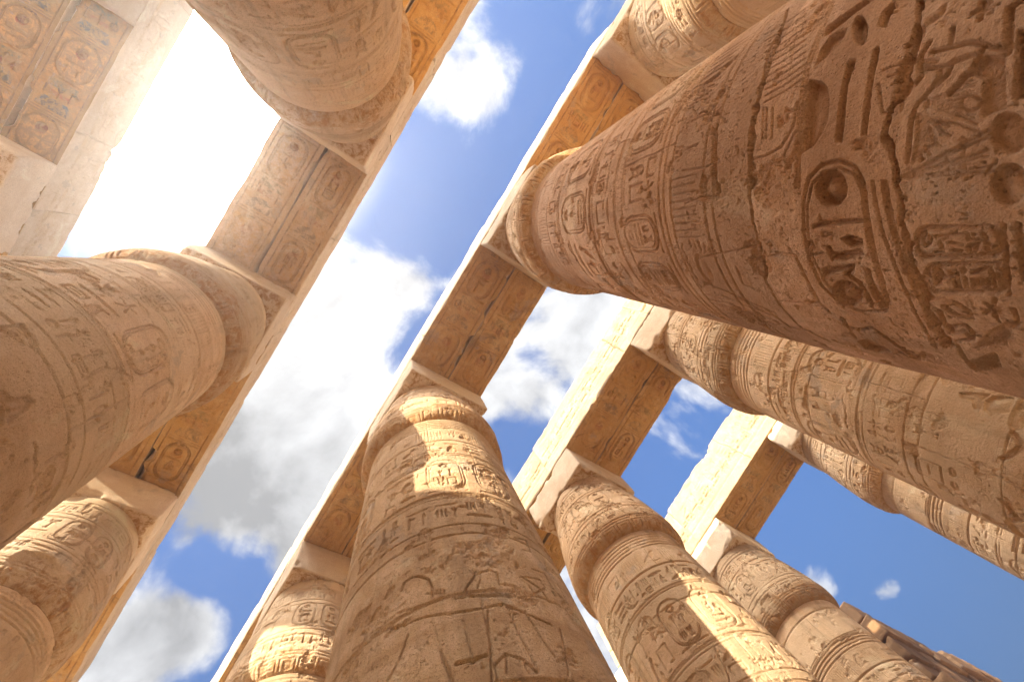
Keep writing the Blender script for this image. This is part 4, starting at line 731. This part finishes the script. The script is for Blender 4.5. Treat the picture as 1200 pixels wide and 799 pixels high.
["s",0.009,0.015,[-152.77,2.898,-153.48,2.898,-154.2,2.899,-154.94,2.901]],
["s",0.009,0.015,[-152.72,2.881,-153.42,2.882,-154.14,2.883,-154.86,2.884]],
["s",0.012,0.022,[-151.69,2.944,-151.38,2.923,-151.08,2.903,-150.79,2.883,-151.91,2.881,-153.06,2.88,-154.23,2.879]],
["s",0.012,0.022,[-151.78,2.862,-152.55,2.859,-153.33,2.856,-154.12,2.853]],
["s",0.011,0.02,[-158.7,2.908,-158.63,2.897,-158.56,2.886,-158.48,2.876]],
["s",0.011,0.02,[-158.7,2.908,-159.36,2.908,-160.02,2.908,-160.7,2.909]],
["s",0.011,0.02,[-158.7,2.908,-159.18,2.919,-159.68,2.93,-160.18,2.942]],
["s",0.011,0.02,[-158.7,2.908,-158.35,2.914,-157.99,2.921,-157.64,2.928]],
["s",0.011,0.02,[-158.7,2.908,-158.01,2.901,-157.34,2.894,-156.69,2.888]],
["s",0.018,0.03,[-160.74,3.112,-161.69,3.114,-162.66,3.117,-163.66,3.12,-164.53,3.117,-165.42,3.113,-166.33,3.11,-165.64,3.106,-164.97,3.103,-164.31,3.1]],
["s",0.015,0.025,[-157.45,3.134,-157.75,3.1,-158.04,3.066,-158.33,3.034,-158.85,3.021,-159.37,3.009,-159.89,2.997,-160.56,2.997,-161.24,2.998,-161.92,2.998,-161.74,3.012,-161.55,3.027,-161.36,3.041,-160.72,3.057,-160.07,3.073,-159.43,3.09]],
["s",0.015,0.025,[-164.7,3.097,-164.35,3.075,-164.0,3.054,-163.66,3.034,-164.16,3.028,-164.65,3.023,-165.15,3.018,-165.93,3.025,-166.73,3.032,-167.55,3.039,-168.0,3.063,-168.47,3.087,-168.96,3.113]],
["s",0.01,0.018,[-166.55,3.105,-166.12,3.086,-165.71,3.067,-165.3,3.048,-165.79,3.049,-166.29,3.049,-166.8,3.05]],
["s",0.02,0.035,[-170.07,3.123,-171.45,3.124,-172.9,3.127,-174.44,3.131,-175.9,3.13,-177.46,3.131,-179.14,3.133,-179.34,3.122,-179.53,3.111,-179.73,3.101]],
["s",0.008,0.014,[-175.12,3.106,-176.67,3.114,-178.35,3.125,-180.21,3.137]],
["s",0.008,0.014,[-174.45,3.088,-175.99,3.096,-177.65,3.106,-179.48,3.118]],
["s",0.008,0.014,[-173.82,3.071,-175.34,3.079,-176.98,3.088,-178.79,3.1]],
["s",0.008,0.014,[-173.21,3.054,-174.72,3.062,-176.35,3.071,-178.13,3.082]],
["s",0.008,0.014,[-172.62,3.038,-174.13,3.046,-175.74,3.055,-177.51,3.065]],
["s",0.008,0.014,[-172.06,3.023,-173.56,3.03,-175.16,3.039,-176.91,3.049]],
["s",0.008,0.014,[-171.51,3.008,-173.01,3.015,-174.61,3.023,-176.34,3.033]],
["s",0.008,0.014,[-170.98,2.993,-172.47,3.0,-174.07,3.008,-175.79,3.017]],
["s",0.008,0.014,[-170.48,2.979,-171.96,2.985,-173.55,2.993,-175.26,3.002]],
["s",0.008,0.012,[-169.97,3.047,-168.56,2.991,-167.28,2.938,-166.12,2.89]],
["s",0.008,0.012,[-168.96,3.029,-167.62,2.977,-166.39,2.929,-165.26,2.884]],
["s",0.008,0.012,[-168.01,3.012,-166.71,2.965,-165.52,2.921,-164.42,2.879]],
["s",0.008,0.012,[-167.1,2.996,-165.84,2.953,-164.69,2.912,-163.61,2.874]],
["s",0.008,0.012,[-166.23,2.98,-165.01,2.941,-163.88,2.904,-162.82,2.869]],
["s",0.008,0.012,[-165.39,2.965,-164.2,2.93,-163.1,2.897,-162.06,2.865]],
["s",0.008,0.012,[-164.58,2.951,-163.42,2.919,-162.33,2.889,-161.31,2.861]],
["f",0,0.04,[-143.33,2.827,-143.35,2.821,-143.36,2.815,-149.24,2.82,-155.88,2.837,-155.91,2.843,-155.94,2.849,-149.26,2.832]],
["f",0,0.04,[-143.33,2.79,-143.35,2.781,-143.37,2.773,-147.59,2.773,-152.13,2.778,-152.15,2.785,-152.17,2.792,-147.59,2.789]],
["s",0.012,0.02,[-158.44,2.841,-159.32,2.84,-160.21,2.84,-161.13,2.84,-161.68,2.85,-162.24,2.859,-162.82,2.869]],
["s",0.012,0.018,[-121.49,4.785,-121.94,4.686,-122.37,4.592,-122.77,4.503,-122.37,4.451,-121.98,4.402,-121.61,4.354]],
["s",0.012,0.02,[-131.91,4.746,-131.6,4.684,-131.3,4.624,-131.01,4.566,-131.19,4.5,-131.37,4.437,-131.54,4.376]],
["f",0,0.03,[-110.84,4.498,-112.55,4.452,-114.19,4.409,-117.82,4.393,-121.36,4.384,-126.12,4.366,-130.83,4.36,-131.13,4.38,-131.42,4.4,-126.21,4.409,-120.94,4.434,-116.03,4.458]],
["s",0.009,0.014,[-92.94,5.049,-91.4,4.955,-89.87,4.868,-88.33,4.788,-86.32,4.702,-84.24,4.626,-82.02,4.56]],
["s",0.009,0.014,[-86.14,5.194,-84.25,5.108,-82.27,5.031,-80.12,4.965,-77.66,4.89]],
["s",0.013,0.025,[-160.65,4.824,-161.26,4.767,-161.86,4.712,-162.45,4.659,-163.56,4.59,-164.65,4.524,-165.73,4.46,-167.33,4.414,-168.97,4.371,-170.64,4.331]],
["s",0.012,0.02,[-160.65,4.824,-160.74,4.794,-160.83,4.765,-160.92,4.737,-161.29,4.774,-161.67,4.811,-162.06,4.85]],
["s",0.014,0.022,[-148.26,3.926,-148.5,3.88,-148.74,3.836,-148.98,3.794,-150.25,3.787,-151.54,3.781,-152.85,3.776,-155.82,3.765,-158.93,3.758,-162.26,3.757,-163.45,3.746,-164.66,3.735,-165.91,3.725]],
["s",0.012,0.018,[-149.95,4.033,-149.5,3.99,-149.07,3.948,-148.65,3.907]],
["s",0.014,0.022,[-164.44,4.089,-164.11,4.013,-163.81,3.942,-163.51,3.873,-163.62,3.84,-163.72,3.808,-163.83,3.776]],
["s",0.02,0.02,[-169.42,4.269,-171.83,4.24,-174.41,4.217,-177.24,4.2,-177.05,4.147,-176.86,4.097,-176.67,4.047,-178.99,3.997,-181.53,3.954]],
["s",0.01,0.015,[-143.38,4.784,-144.39,4.782,-145.4,4.78,-146.42,4.779]],
["s",0.01,0.015,[-144.04,4.724,-145.03,4.722,-146.03,4.72,-147.04,4.719]],
["s",0.01,0.015,[-144.69,4.665,-145.67,4.663,-146.65,4.662,-147.65,4.662]],
["s",0.01,0.015,[-145.31,4.608,-146.28,4.607,-147.26,4.606,-148.25,4.606]],
["s",0.01,0.015,[-145.92,4.553,-146.87,4.552,-147.84,4.552,-148.82,4.552]],
["s",0.01,0.015,[-146.51,4.5,-147.46,4.499,-148.42,4.499,-149.39,4.5]],
["s",0.01,0.013,[-162.95,4.634,-165.4,4.475,-167.78,4.332,-170.13,4.202]],
["s",0.01,0.013,[-165.87,4.688,-168.1,4.523,-170.27,4.375,-172.39,4.241]],
["s",0.01,0.013,[-169.16,4.752,-171.13,4.581,-173.05,4.426,-174.93,4.286]],
["s",0.01,0.013,[-172.97,4.832,-174.65,4.652,-176.27,4.489,-177.86,4.341]],
["s",0.01,0.013,[-177.65,4.937,-178.94,4.744,-180.19,4.569,-181.39,4.41]],
["s",0.011,0.017,[-150.57,4.72,-149.79,4.604,-149.06,4.496,-148.39,4.395,-147.76,4.291,-147.18,4.193,-146.63,4.102]],
["s",0.011,0.017,[-153.08,4.331,-155.06,4.332,-157.12,4.335,-159.26,4.342,-160.09,4.284,-160.9,4.228,-161.69,4.174]]]''')
CRACKS = [[-104.19, 3.232, -105.4, 3.221, -106.57, 3.212, -109.18, 3.204, -111.71, 3.199, -114.75, 3.196, -117.74, 3.195, -119.04, 3.195, -120.34, 3.197, -121.61, 3.215, -122.91, 3.235, -124.8, 3.238, -126.72, 3.244, -128.07, 3.226, -129.41, 3.209, -132.09, 3.195, -134.78, 3.184],
          [-132.62, 3.19, -135.98, 3.182, -139.41, 3.177, -142.65, 3.174, -146.02, 3.175, -149.54, 3.163, -153.23, 3.155, -157.56, 3.155, -162.36, 3.163, -166.76, 3.164, -171.88, 3.176],
          [-80.2, 4.271, -85.67, 4.19, -95.6, 4.098, -103.13, 4.067, -108.57, 4.069, -113.72, 4.087, -118.46, 4.067, -123.04, 4.059, -127.12, 4.041, -131.17, 4.032],
          [-90.16, 4.161, -97.67, 4.142, -105.92, 4.085, -113.09, 4.065, -118.59, 4.059, -123.96, 4.068, -128.51, 4.062, -133.09, 4.067, -136.76, 4.059, -140.51, 4.059],
          [-141.14, 4.05, -146.24, 4.055, -151.72, 4.075, -154.89, 4.085, -158.28, 4.102, -162.07, 4.098, -166.24, 4.103, -170.56, 4.081, -175.57, 4.075],
          [-111.63, 4.43, -114.78, 4.427, -117.86, 4.43, -122.72, 4.407, -127.48, 4.396, -129.91, 4.385, -132.33, 4.378]]
def near_carving(R, rnd):
    for kind, wd, d, a in CARVED:
        p = [(math.radians(x) * 1.3, y) for x, y in zip(a[0::2], a[1::2])]
        ok = R.U[0]
        p = [(u + 2 * math.pi * 1.3 * math.ceil((ok - u) / (2 * math.pi * 1.3) - 1e-9) if u < ok else u, v) for u, v in p]
        if kind == 'f': R.fill(p, d * .75, wd == 1, edge=.007)
        else: R.stroke(p, wd * .72, d * .8)
    for v in (4.43, 4.52, 5.05, 5.13, 5.98, 6.02): ring(R, v, .014, .014)
    frieze(R, rnd, 5.18, 5.9, .02, .015, 'cart'); frieze(R, rnd, 4.58, 5.0, .010, .011, 'rods')
    for i, a in enumerate(CRACKS):
        p = [(math.radians(x) * 1.3, y) for x, y in zip(a[0::2], a[1::2])]; p = [(u + 2 * math.pi * 1.3 if u < R.U[0] else u, v) for u, v in p]
        for j, (s, e) in enumerate(zip(p[:-1], p[1:])):
            crackline(R, rnd, *s, *e, .011, .05, 900 + i * 40 + j, .012, 5)
        if i < 3:      # spalled edges of the joint
            mu = np.array([q[0] for q in p]); mv = np.array([q[1] for q in p]); o_ = np.argsort(mu); mu, mv = mu[o_], mv[o_]
            for J, I, u, v in R.win(mu[0], mu[-1], mv.min() - .25, mv.max() + .25):
                dd = np.abs(v - np.interp(u[0], mu, mv)[None, :]); nn = fbm2(u * 7 + 0 * v + 300, v * 9 + 0 * u + 50, 31 + i, 4, None, .6)
                R.H[J, I] = np.maximum(R.H[J, I], .030 * sstep(nn - dd * 6.5, .42, .5) * (.6 + .8 * fbm2(u * 25 + 0 * v + 300, v * 25 + 0 * u, 77, 2)))


column('C', 0, 'huge shaded column nearest the viewer, with a deep-cut cartouche and large sunk signs', 1, 3, .076, near_carving)
column('C', -1, 'broad column standing at bottom centre, sunlit stripe below its capital, rough pecked patch lower down', 2, 2, .037, middle_carving)
column('B', -1, 'pale column swelling in from the left edge, below the hazy sun glow', 3, 2, .106, mat=M_pale)
column('D', -1, 'column right of the bottom-centre one, a long diagonal sun stripe down its shaft', 4, 2, -.117)
column('D', 0, 'column behind and below the huge nearest column, orange band under its capital', 5, 2, .0435)
column('B', 0, 'cream column hanging in from the top edge beside the bright sun glow', 6, 2, mat=M_pale)
column('C', 1, 'yellow glowing column at the top edge, partly hidden by the huge nearest column', 7, 1, mat=M_pale)
column('B', -2, 'column low on the left edge, below the pale column, abacus under the stained beam', 8, 1, mat=M_pale)
column('C', -2, 'small pale column at the bottom, left of the broad bottom-centre column, joints showing', 9, 1, mat=M_pale)
column('E', -1, 'plain smooth column with a square sunk panel on its abacus, before the ruined blocks', 10, 1)
column('E', 0, 'slim pale column whose shaft shows under the second column on the right edge', 11, 1)
column('E', -2, 'column under the far end of the tall cracked architrave, hidden past the ruined masonry', 15, 0)
column('D', -2, 'column farthest down the third row, glimpsed between two nearer columns', 12, 0)
column('A', -1, 'giant column under the painted architrave corner at upper left, its shaft out of view', 13, 0)
column('A', 0, 'giant column carrying the upper end of the painted architrave', 14, 0)


# ------------------------------------------------------------------ architraves: pairs of beams laid side by side
def beam_mesh(parent, x0, x1, y0, y1, z0, z1, seed, res, step=.022, outer=-1, gap=0, paint_amt=.4, soffit=None, face=None):
    rnd = random.Random(seed); nx = max(20, int((x1 - x0) / step / (1 if res else 3))); per = []
    wy, hz = y1 - y0, z1 - z0
    ns = max(12, int(wy / (.012 if res else .06))); nh = max(8, int(hz / (.04 if res else .12)))
    # perimeter: soffit from y0 to y1, side y1 up, top back, side y0 down
    per += [(y0 + wy * i / ns, z0, 0, -1, 0) for i in range(ns)] + [(y1, z0 + hz * i / nh, 1, 0, 1) for i in range(nh)]
    per += [(y1 - wy * i / 14, z1, 0, 1, 2) for i in range(14)] + [(y0, z1 - hz * i / nh, -1, 0, 3) for i in range(nh)]
    per = np.array(per); npm = len(per); xs = np.linspace(x0, x1, nx)
    Y_ = np.repeat(per[None, :, 0], nx, 0); Z = np.repeat(per[None, :, 1], nx, 0); X = np.repeat(xs[:, None], npm, 1)
    P = np.stack([X, Y_, Z], -1).reshape(-1, 3); c = np.array([0, (y0 + y1) / 2, (z0 + z1) / 2]); H = np.array([1e3, wy / 2, hz / 2])
    Q = P - c; Q[:, 0] = 0
    n1 = fbm3(P * np.array([1.5, 2.5, 2.5]) + 60 + seed, seed, 3, .5)
    top = (Q[:, 2] > 0)
    rr = .012 + np.where(top, .42, .14) * sstep(n1, .47, .76) ** 1.3
    if gap:   # the inner lower edge along the slit between the two beams is broken in places
        inn = (Q[:, 1] * gap > 0) & ~top; rr = np.where(inn, .008 + (.10 + .22 * (seed % 5) / 4) * sstep(fbm3(P * np.array([1.9, .5, .5]) + 90 + seed, seed + 4, 3, .5), .57, .74), rr)
    core = np.clip(Q, -(H - rr[:, None]), H - rr[:, None]); core[:, 0] = 0; dv = Q - core; ln = np.linalg.norm(dv, axis=1, keepdims=True) + 1e-9; Nn = dv / ln
    Q2 = core + Nn * rr[:, None]
    disp = .045 * (fbm3(P * .9 + 30 + seed, seed + 1, 4, .55) - .5) + .018 * (fbm3(P * 9 + 30 + seed, seed + 2, 3, .6) - .5)
    # carved and painted soffit
    R = Relief(np.linspace(y0, y1, ns + 1)[:ns] if False else per[:ns, 0], xs); pg = np.zeros((nx * npm, 4), np.float32)
    hd = np.zeros((nx, npm), np.float32)
    if res:
        m = .13; R.stroke([(y0 + m, x0), (y0 + m, x1)], .016, .03); R.stroke([(y1 - m, x0), (y1 - m, x1)], .016, .03)
        C_ = np.zeros((nx, ns, 4), np.float32); ochre, blue, red, green = (.55, .26, .05), (.10, .12, .12), (.36, .09, .03), (.14, .15, .08)
        yy = R.U[None, :]; xx = xs[:, None]
        def paint(mask, col, a): C_[mask] = (*col, a * paint_amt)
        paint((yy > y0 + m) & (yy < y1 - m) & (xx > -1e9), ochre, .45)
        x = x0 + (1.2 if x1 - x0 > 4.2 else .1)
        while x < x1 - 1.2:
            a, b = wy - 2 * m - .1, rnd.uniform(.98, 1.1); u = y0 + m + .05
            paint((yy > u) & (yy < u + a) & (xx > x) & (xx < x + b), (.62, .32, .07), .7)
            cartouche(R, rnd, u + .06, x + .05, a - .12, b, .040, .018)
            paint((np.hypot((yy - u - a / 2), (xx - x - b + .28)) < .13), red, .85); 
            t = x + b + .1
            R.stroke([(u, t), (u + a, t)], .016, .03); R.stroke([(u, t + .07), (u + a, t + .07)], .012, .014)
            paint((yy > u) & (yy < u + a) & (xx > t + .12) & (xx < t + .42) & (np.hypot(yy - u - a * .5, (xx - t - .12)) < a * .42), blue, .9)
            R.fill([(u + a * .1, t + .12), (u + a * .9, t + .12), (u + a * .75, t + .34), (u + a * .5, t + .42), (u + a * .25, t + .34)], .012)
            paint((np.abs(yy - u - a * .5) < a * .3) & (xx > t + .5) & (xx < t + .62), red, .7); paint((np.abs(yy - u - a * .5) < a * .34) & (xx > t + .7) & (xx < t + .9), green, .8)
            for q in range(3): sign(R, rnd.choice(range(len(SIGNS))), u + q * a / 3, t + .48, a / 3.4, .3, .03, .014)
            x = t + .95
        Hs = R.H * (1 - .9 * sstep(fbm2(yy * 1.5 + 0 * xx + 40, xx * 1.5 + 0 * yy + 90, seed + 8, 4), .5, .64))
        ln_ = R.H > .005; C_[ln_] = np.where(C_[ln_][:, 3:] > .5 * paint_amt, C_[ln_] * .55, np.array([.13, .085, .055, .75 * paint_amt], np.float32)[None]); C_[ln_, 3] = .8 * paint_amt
        hd[:, :ns] = Hs; pg.reshape(nx, npm, 4)[:, :ns] = C_
        if outer:   # faint carved text on the outer face
            k0 = ns if outer > 0 else ns + nh + 14; zv = per[k0:k0 + nh, 1]; o_ = np.argsort(zv); R2 = Relief(xs, zv[o_]); x = x0 + .3
            while x < x1 - .5: sign_stack(R2, rnd, x, z0 + hz * .3, .42, hz * .45, .014, .022); x += .55
            R2.stroke([(x0, z0 + hz * .22), (x1, z0 + hz * .22)], .03, .01)
            for q in range(2): za = z0 + hz * rnd.uniform(.25, .6); crackline(R2, rnd, x0, za, x1, za + rnd.uniform(-.2, .3), .014, .06, seed * 3 + q, .07, 70)
            xa = rnd.uniform(x0 + 1, x1 - 1); crackline(R2, rnd, xa, z0, xa + rnd.uniform(-.2, .2), z1, .014, .06, seed * 3 + 7, .05, 40)
            tmp = np.zeros((nx, nh), np.float32); tmp[:, o_] = R2.H.T; hd[:, k0:k0 + nh] = tmp * 2.0
    Q2 = Q2 + Nn * (disp - hd.ravel())[:, None]; out = Q2 + c; out[:, 0] = P[:, 0]
    # ends slightly uneven
    e = .03 * (fbm3(np.stack([0 * P[:, 0], P[:, 1] * 2, P[:, 2] * 2], -1) + 7 + seed, seed + 12, 3) - .5)
    out[:, 0] += np.where(P[:, 0] < x0 + .1, -e, np.where(P[:, 0] > x1 - .1, -e, 0))
    F = grid_faces(nx, npm, True, flip=True); ca = out[:npm].mean(0); cb = out[-npm:].mean(0); n0 = len(out)
    caps = []
    for base, cen, fl in ((0, n0, 0), (n0 - npm, n0 + 1, 1)):
        for i in range(0, npm, 2):
            q = [base + i, base + (i + 1) % npm, base + (i + 2) % npm, cen]; caps.append(q[::-1] if fl else q)
    out = np.concatenate([out, [ca, cb]]); pg = np.concatenate([pg, np.zeros((2, 4), np.float32)])
    F = np.concatenate([F, np.array([c_ for c_ in caps])]) if npm % 2 == 0 else F
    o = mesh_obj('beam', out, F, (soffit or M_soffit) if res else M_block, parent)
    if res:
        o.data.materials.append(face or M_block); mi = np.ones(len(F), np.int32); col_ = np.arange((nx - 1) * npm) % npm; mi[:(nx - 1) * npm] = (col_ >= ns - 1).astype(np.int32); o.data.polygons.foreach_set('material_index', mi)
    if res:
        at = o.data.attributes.new('paint_and_shade', 'FLOAT_COLOR', 'POINT'); at.data.foreach_set('color', pg.ravel())
    return o
def architrave(row, k0, k1, label, seed, res=1, hb=1.555, wb=1.082, rise=0.0, paint_amt=.55, soffit=None, face=None):
    y = ROWY[row]; s = 1.2 if row == 'A' else 1.0
    xa, xb = k0 * SX, k1 * SX
    if row == 'A': xa, xb = [CAM.x + (q - CAM.x) * s for q in (xa, xb)]; wb *= s; hb *= s
    xa += .006; xb -= .006; z0 = SOF + DZ[row] + .002
    root = empty('architrave', ((xa + xb) / 2, y, z0), label, 'architrave', 'stone architraves across the column tops')
    rnd = random.Random(seed); g = rnd.choice((.005, .009, .014, .022)); mid = rnd.uniform(-.07, .07)
    for sgn in (-1, 1):
        a, b = (-wb, mid - g) if sgn < 0 else (mid + g, wb)
        beam_mesh(root, xa - (xa + xb) / 2, xb - (xa + xb) / 2, a, b, 0, hb + rise + rnd.uniform(-.02, .03), seed * 3 + sgn, res, outer=sgn, gap=-sgn, paint_amt=paint_amt, soffit=soffit, face=face)
    return root

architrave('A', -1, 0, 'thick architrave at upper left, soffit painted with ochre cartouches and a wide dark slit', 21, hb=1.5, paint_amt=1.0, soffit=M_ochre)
architrave('A', -2, -1, 'whitish architrave end at the left edge, next to the painted one, cracked face', 22, hb=1.5, paint_amt=1.0)
architrave('A', 0, 1, 'architrave continuing past the painted one into the top left edge', 23, hb=1.5, paint_amt=1.0)
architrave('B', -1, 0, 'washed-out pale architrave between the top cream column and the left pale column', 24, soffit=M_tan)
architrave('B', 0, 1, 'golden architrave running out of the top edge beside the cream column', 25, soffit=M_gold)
architrave('B', -2, -1, 'brown stained architrave between the left pale column and the low left column', 26)
architrave('B', -3, -2, 'narrow dark architrave running out of the bottom edge past the low left column', 27)
architrave('C', -1, 0, 'brown architrave with a black slit between the nearest column and the bottom-centre column', 28)
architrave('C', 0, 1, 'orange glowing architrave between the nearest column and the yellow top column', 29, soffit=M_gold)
architrave('C', -2, -1, 'reddish brown architrave hidden half behind the broad bottom-centre column', 30)
architrave('C', -3, -2, 'thin sunlit architrave running out of the bottom edge past the small pale column', 31)
architrave('D', -1, 0, 'architrave with a broad sunlit face and a split cartouche soffit, right of centre', 32, hb=1.87, face=M_face)
architrave('D', 0, 1, 'sunlit architrave end jutting past the second right-hand column, mostly hidden', 33, hb=1.75, face=M_face)
architrave('D', -2, -1, 'sunlit architrave seen in the slit between the two bottom columns', 34, hb=1.75, face=M_face)
architrave('E', -1, 0, 'farthest architrave, tall cracked sunlit face and patched dark soffit against blue sky', 35, hb=2.07, wb=1.1, face=M_face)
architrave('E', -2, -1, 'lower end of the tall sunlit cracked face, cut off by the diagonal-striped column', 36, hb=2.0, wb=1.1, face=M_face)


# ------------------------------------------------------------------ ruins beyond the last row

def stone_block(parent, name, c, half, seed, rot=0.0, mat=None, n=18, chip=.14, rough=.035):
    co, F = block(*half, (n, n, n), seed, rough, chip, .03); cr, sr = math.cos(rot), math.sin(rot)
    co = np.stack([co[:, 0] * cr - co[:, 1] * sr, co[:, 0] * sr + co[:, 1] * cr, co[:, 2]], -1) + np.array(c); return mesh_obj(name, co, F, mat or M_ruin, parent)
def ruined_column(x, y, top, seed, label):
    root = empty('ruined_column', (x, y, 0), label, 'column', 'broken columns beyond the last row'); build_base(root, seed)
    build_shaft(root, x, y, seed, (300, 36, 98), zgrid([(.35, 5, .1), (5, top, .03)]), None, 1.2, top=top, broken=.9)
    return root
# two broken columns and a line of tumbled masonry past the farthest architrave
ruined_column(.35, 17.9, 12.2, 51, 'broken reddish column with a jagged top low on the right edge')
root = empty('ruined_wall', (-5.65, 17.0, 0), 'rough ruined masonry with a stepped jagged top at lower right', 'wall')
rw = random.Random(8); y_ = 0.0; i = 0
for (dy, top) in ((1.5, 12.9), (1.7, 12.55), (1.9, 12.75), (2.2, 12.45), (3.0, 12.6), (3.2, 12.6), (3.6, 12.55), (4.0, 12.6)):
    z = 3.0; stone_block(root, 'course', (0, y_ + dy / 2, z / 2), (1.08, dy / 2 - .01, z / 2), 70 + i, mat=M_ruin, n=10)
    while z < top - .05:
        hz = min(rw.uniform(.5, .8), top - z); hz = top - z if top - z - hz < .35 else hz
        stone_block(root, 'course', (rw.uniform(-.12, .08), y_ + dy / 2, z + hz / 2), (1.08 + rw.uniform(-.14, .06), dy / 2 - .008, hz / 2 - .006), 80 + i, mat=M_ruin, n=16); z += hz; i += 1
    y_ += dy
wroot = empty('sun_cut_wall', (-4.2, -15.3, 0), 'tall plain unseen wall added past the painted row to cut the sun stripe', 'wall')  # unseen wall, added to cut off the sun stripe on the middle column
for i in range(9):
    stone_block(wroot, 'course', (0, 0, .72 + 1.46 * i), (3.4 - .04 * i, .5, .724), 140 + i, mat=M_block, n=12, chip=.06)
# slabs added out of sight on the third row to shade the abaci behind
for i, (xa, xb, hh) in enumerate(((-8.2, -4.9, .98), (-4.85, -1.6, 1.0), (-1.55, 1.9, .97))):
    z0 = SOF + DZ['D'] + 1.98
    co, F = block((xb - xa) / 2, .68, hh / 2, (24, 10, 8), 60 + i, .012, .05, .02); o = mesh_obj('shade_slab', co, F, M_block, None, ((xa + xb) / 2, 5.7, z0 + hh / 2))
    tag(o, ('west', 'middle', 'east')[i] + ' added slab on the third row of architraves, shading the abaci behind', 'shade slab', 'added shade slabs on the third row', 'thing')

# thin haze volume added to give a bloom around the sky glow
me = bpy.data.meshes.new('haze'); X0, X1, Y0, Y1, Z0, Z1 = -620, 620, -620, 620, -1.5, 26.5
me.from_pydata([(x, y, z) for z in (Z0, Z1) for y in (Y0, Y1) for x in (X0, X1)], [], [(0, 2, 3, 1), (4, 5, 7, 6), (0, 1, 5, 4), (2, 6, 7, 3), (0, 4, 6, 2), (1, 3, 7, 5)])
hz = bpy.data.objects.new('haze', me); COL.objects.link(hz); hz['kind'] = 'stuff'
hm = bpy.data.materials.new('haze'); hm.use_nodes = True; hm.node_tree.nodes.clear()
pv = hm.node_tree.nodes.new('ShaderNodeVolumePrincipled'); ho = hm.node_tree.nodes.new('ShaderNodeOutputMaterial'); hm.node_tree.links.new(pv.outputs[0], ho.inputs['Volume'])
pv.inputs['Color'].default_value = (.98, .95, .9, 1); pv.inputs['Density'].default_value = .0045; pv.inputs['Anisotropy'].default_value = .82
me.materials.append(hm)
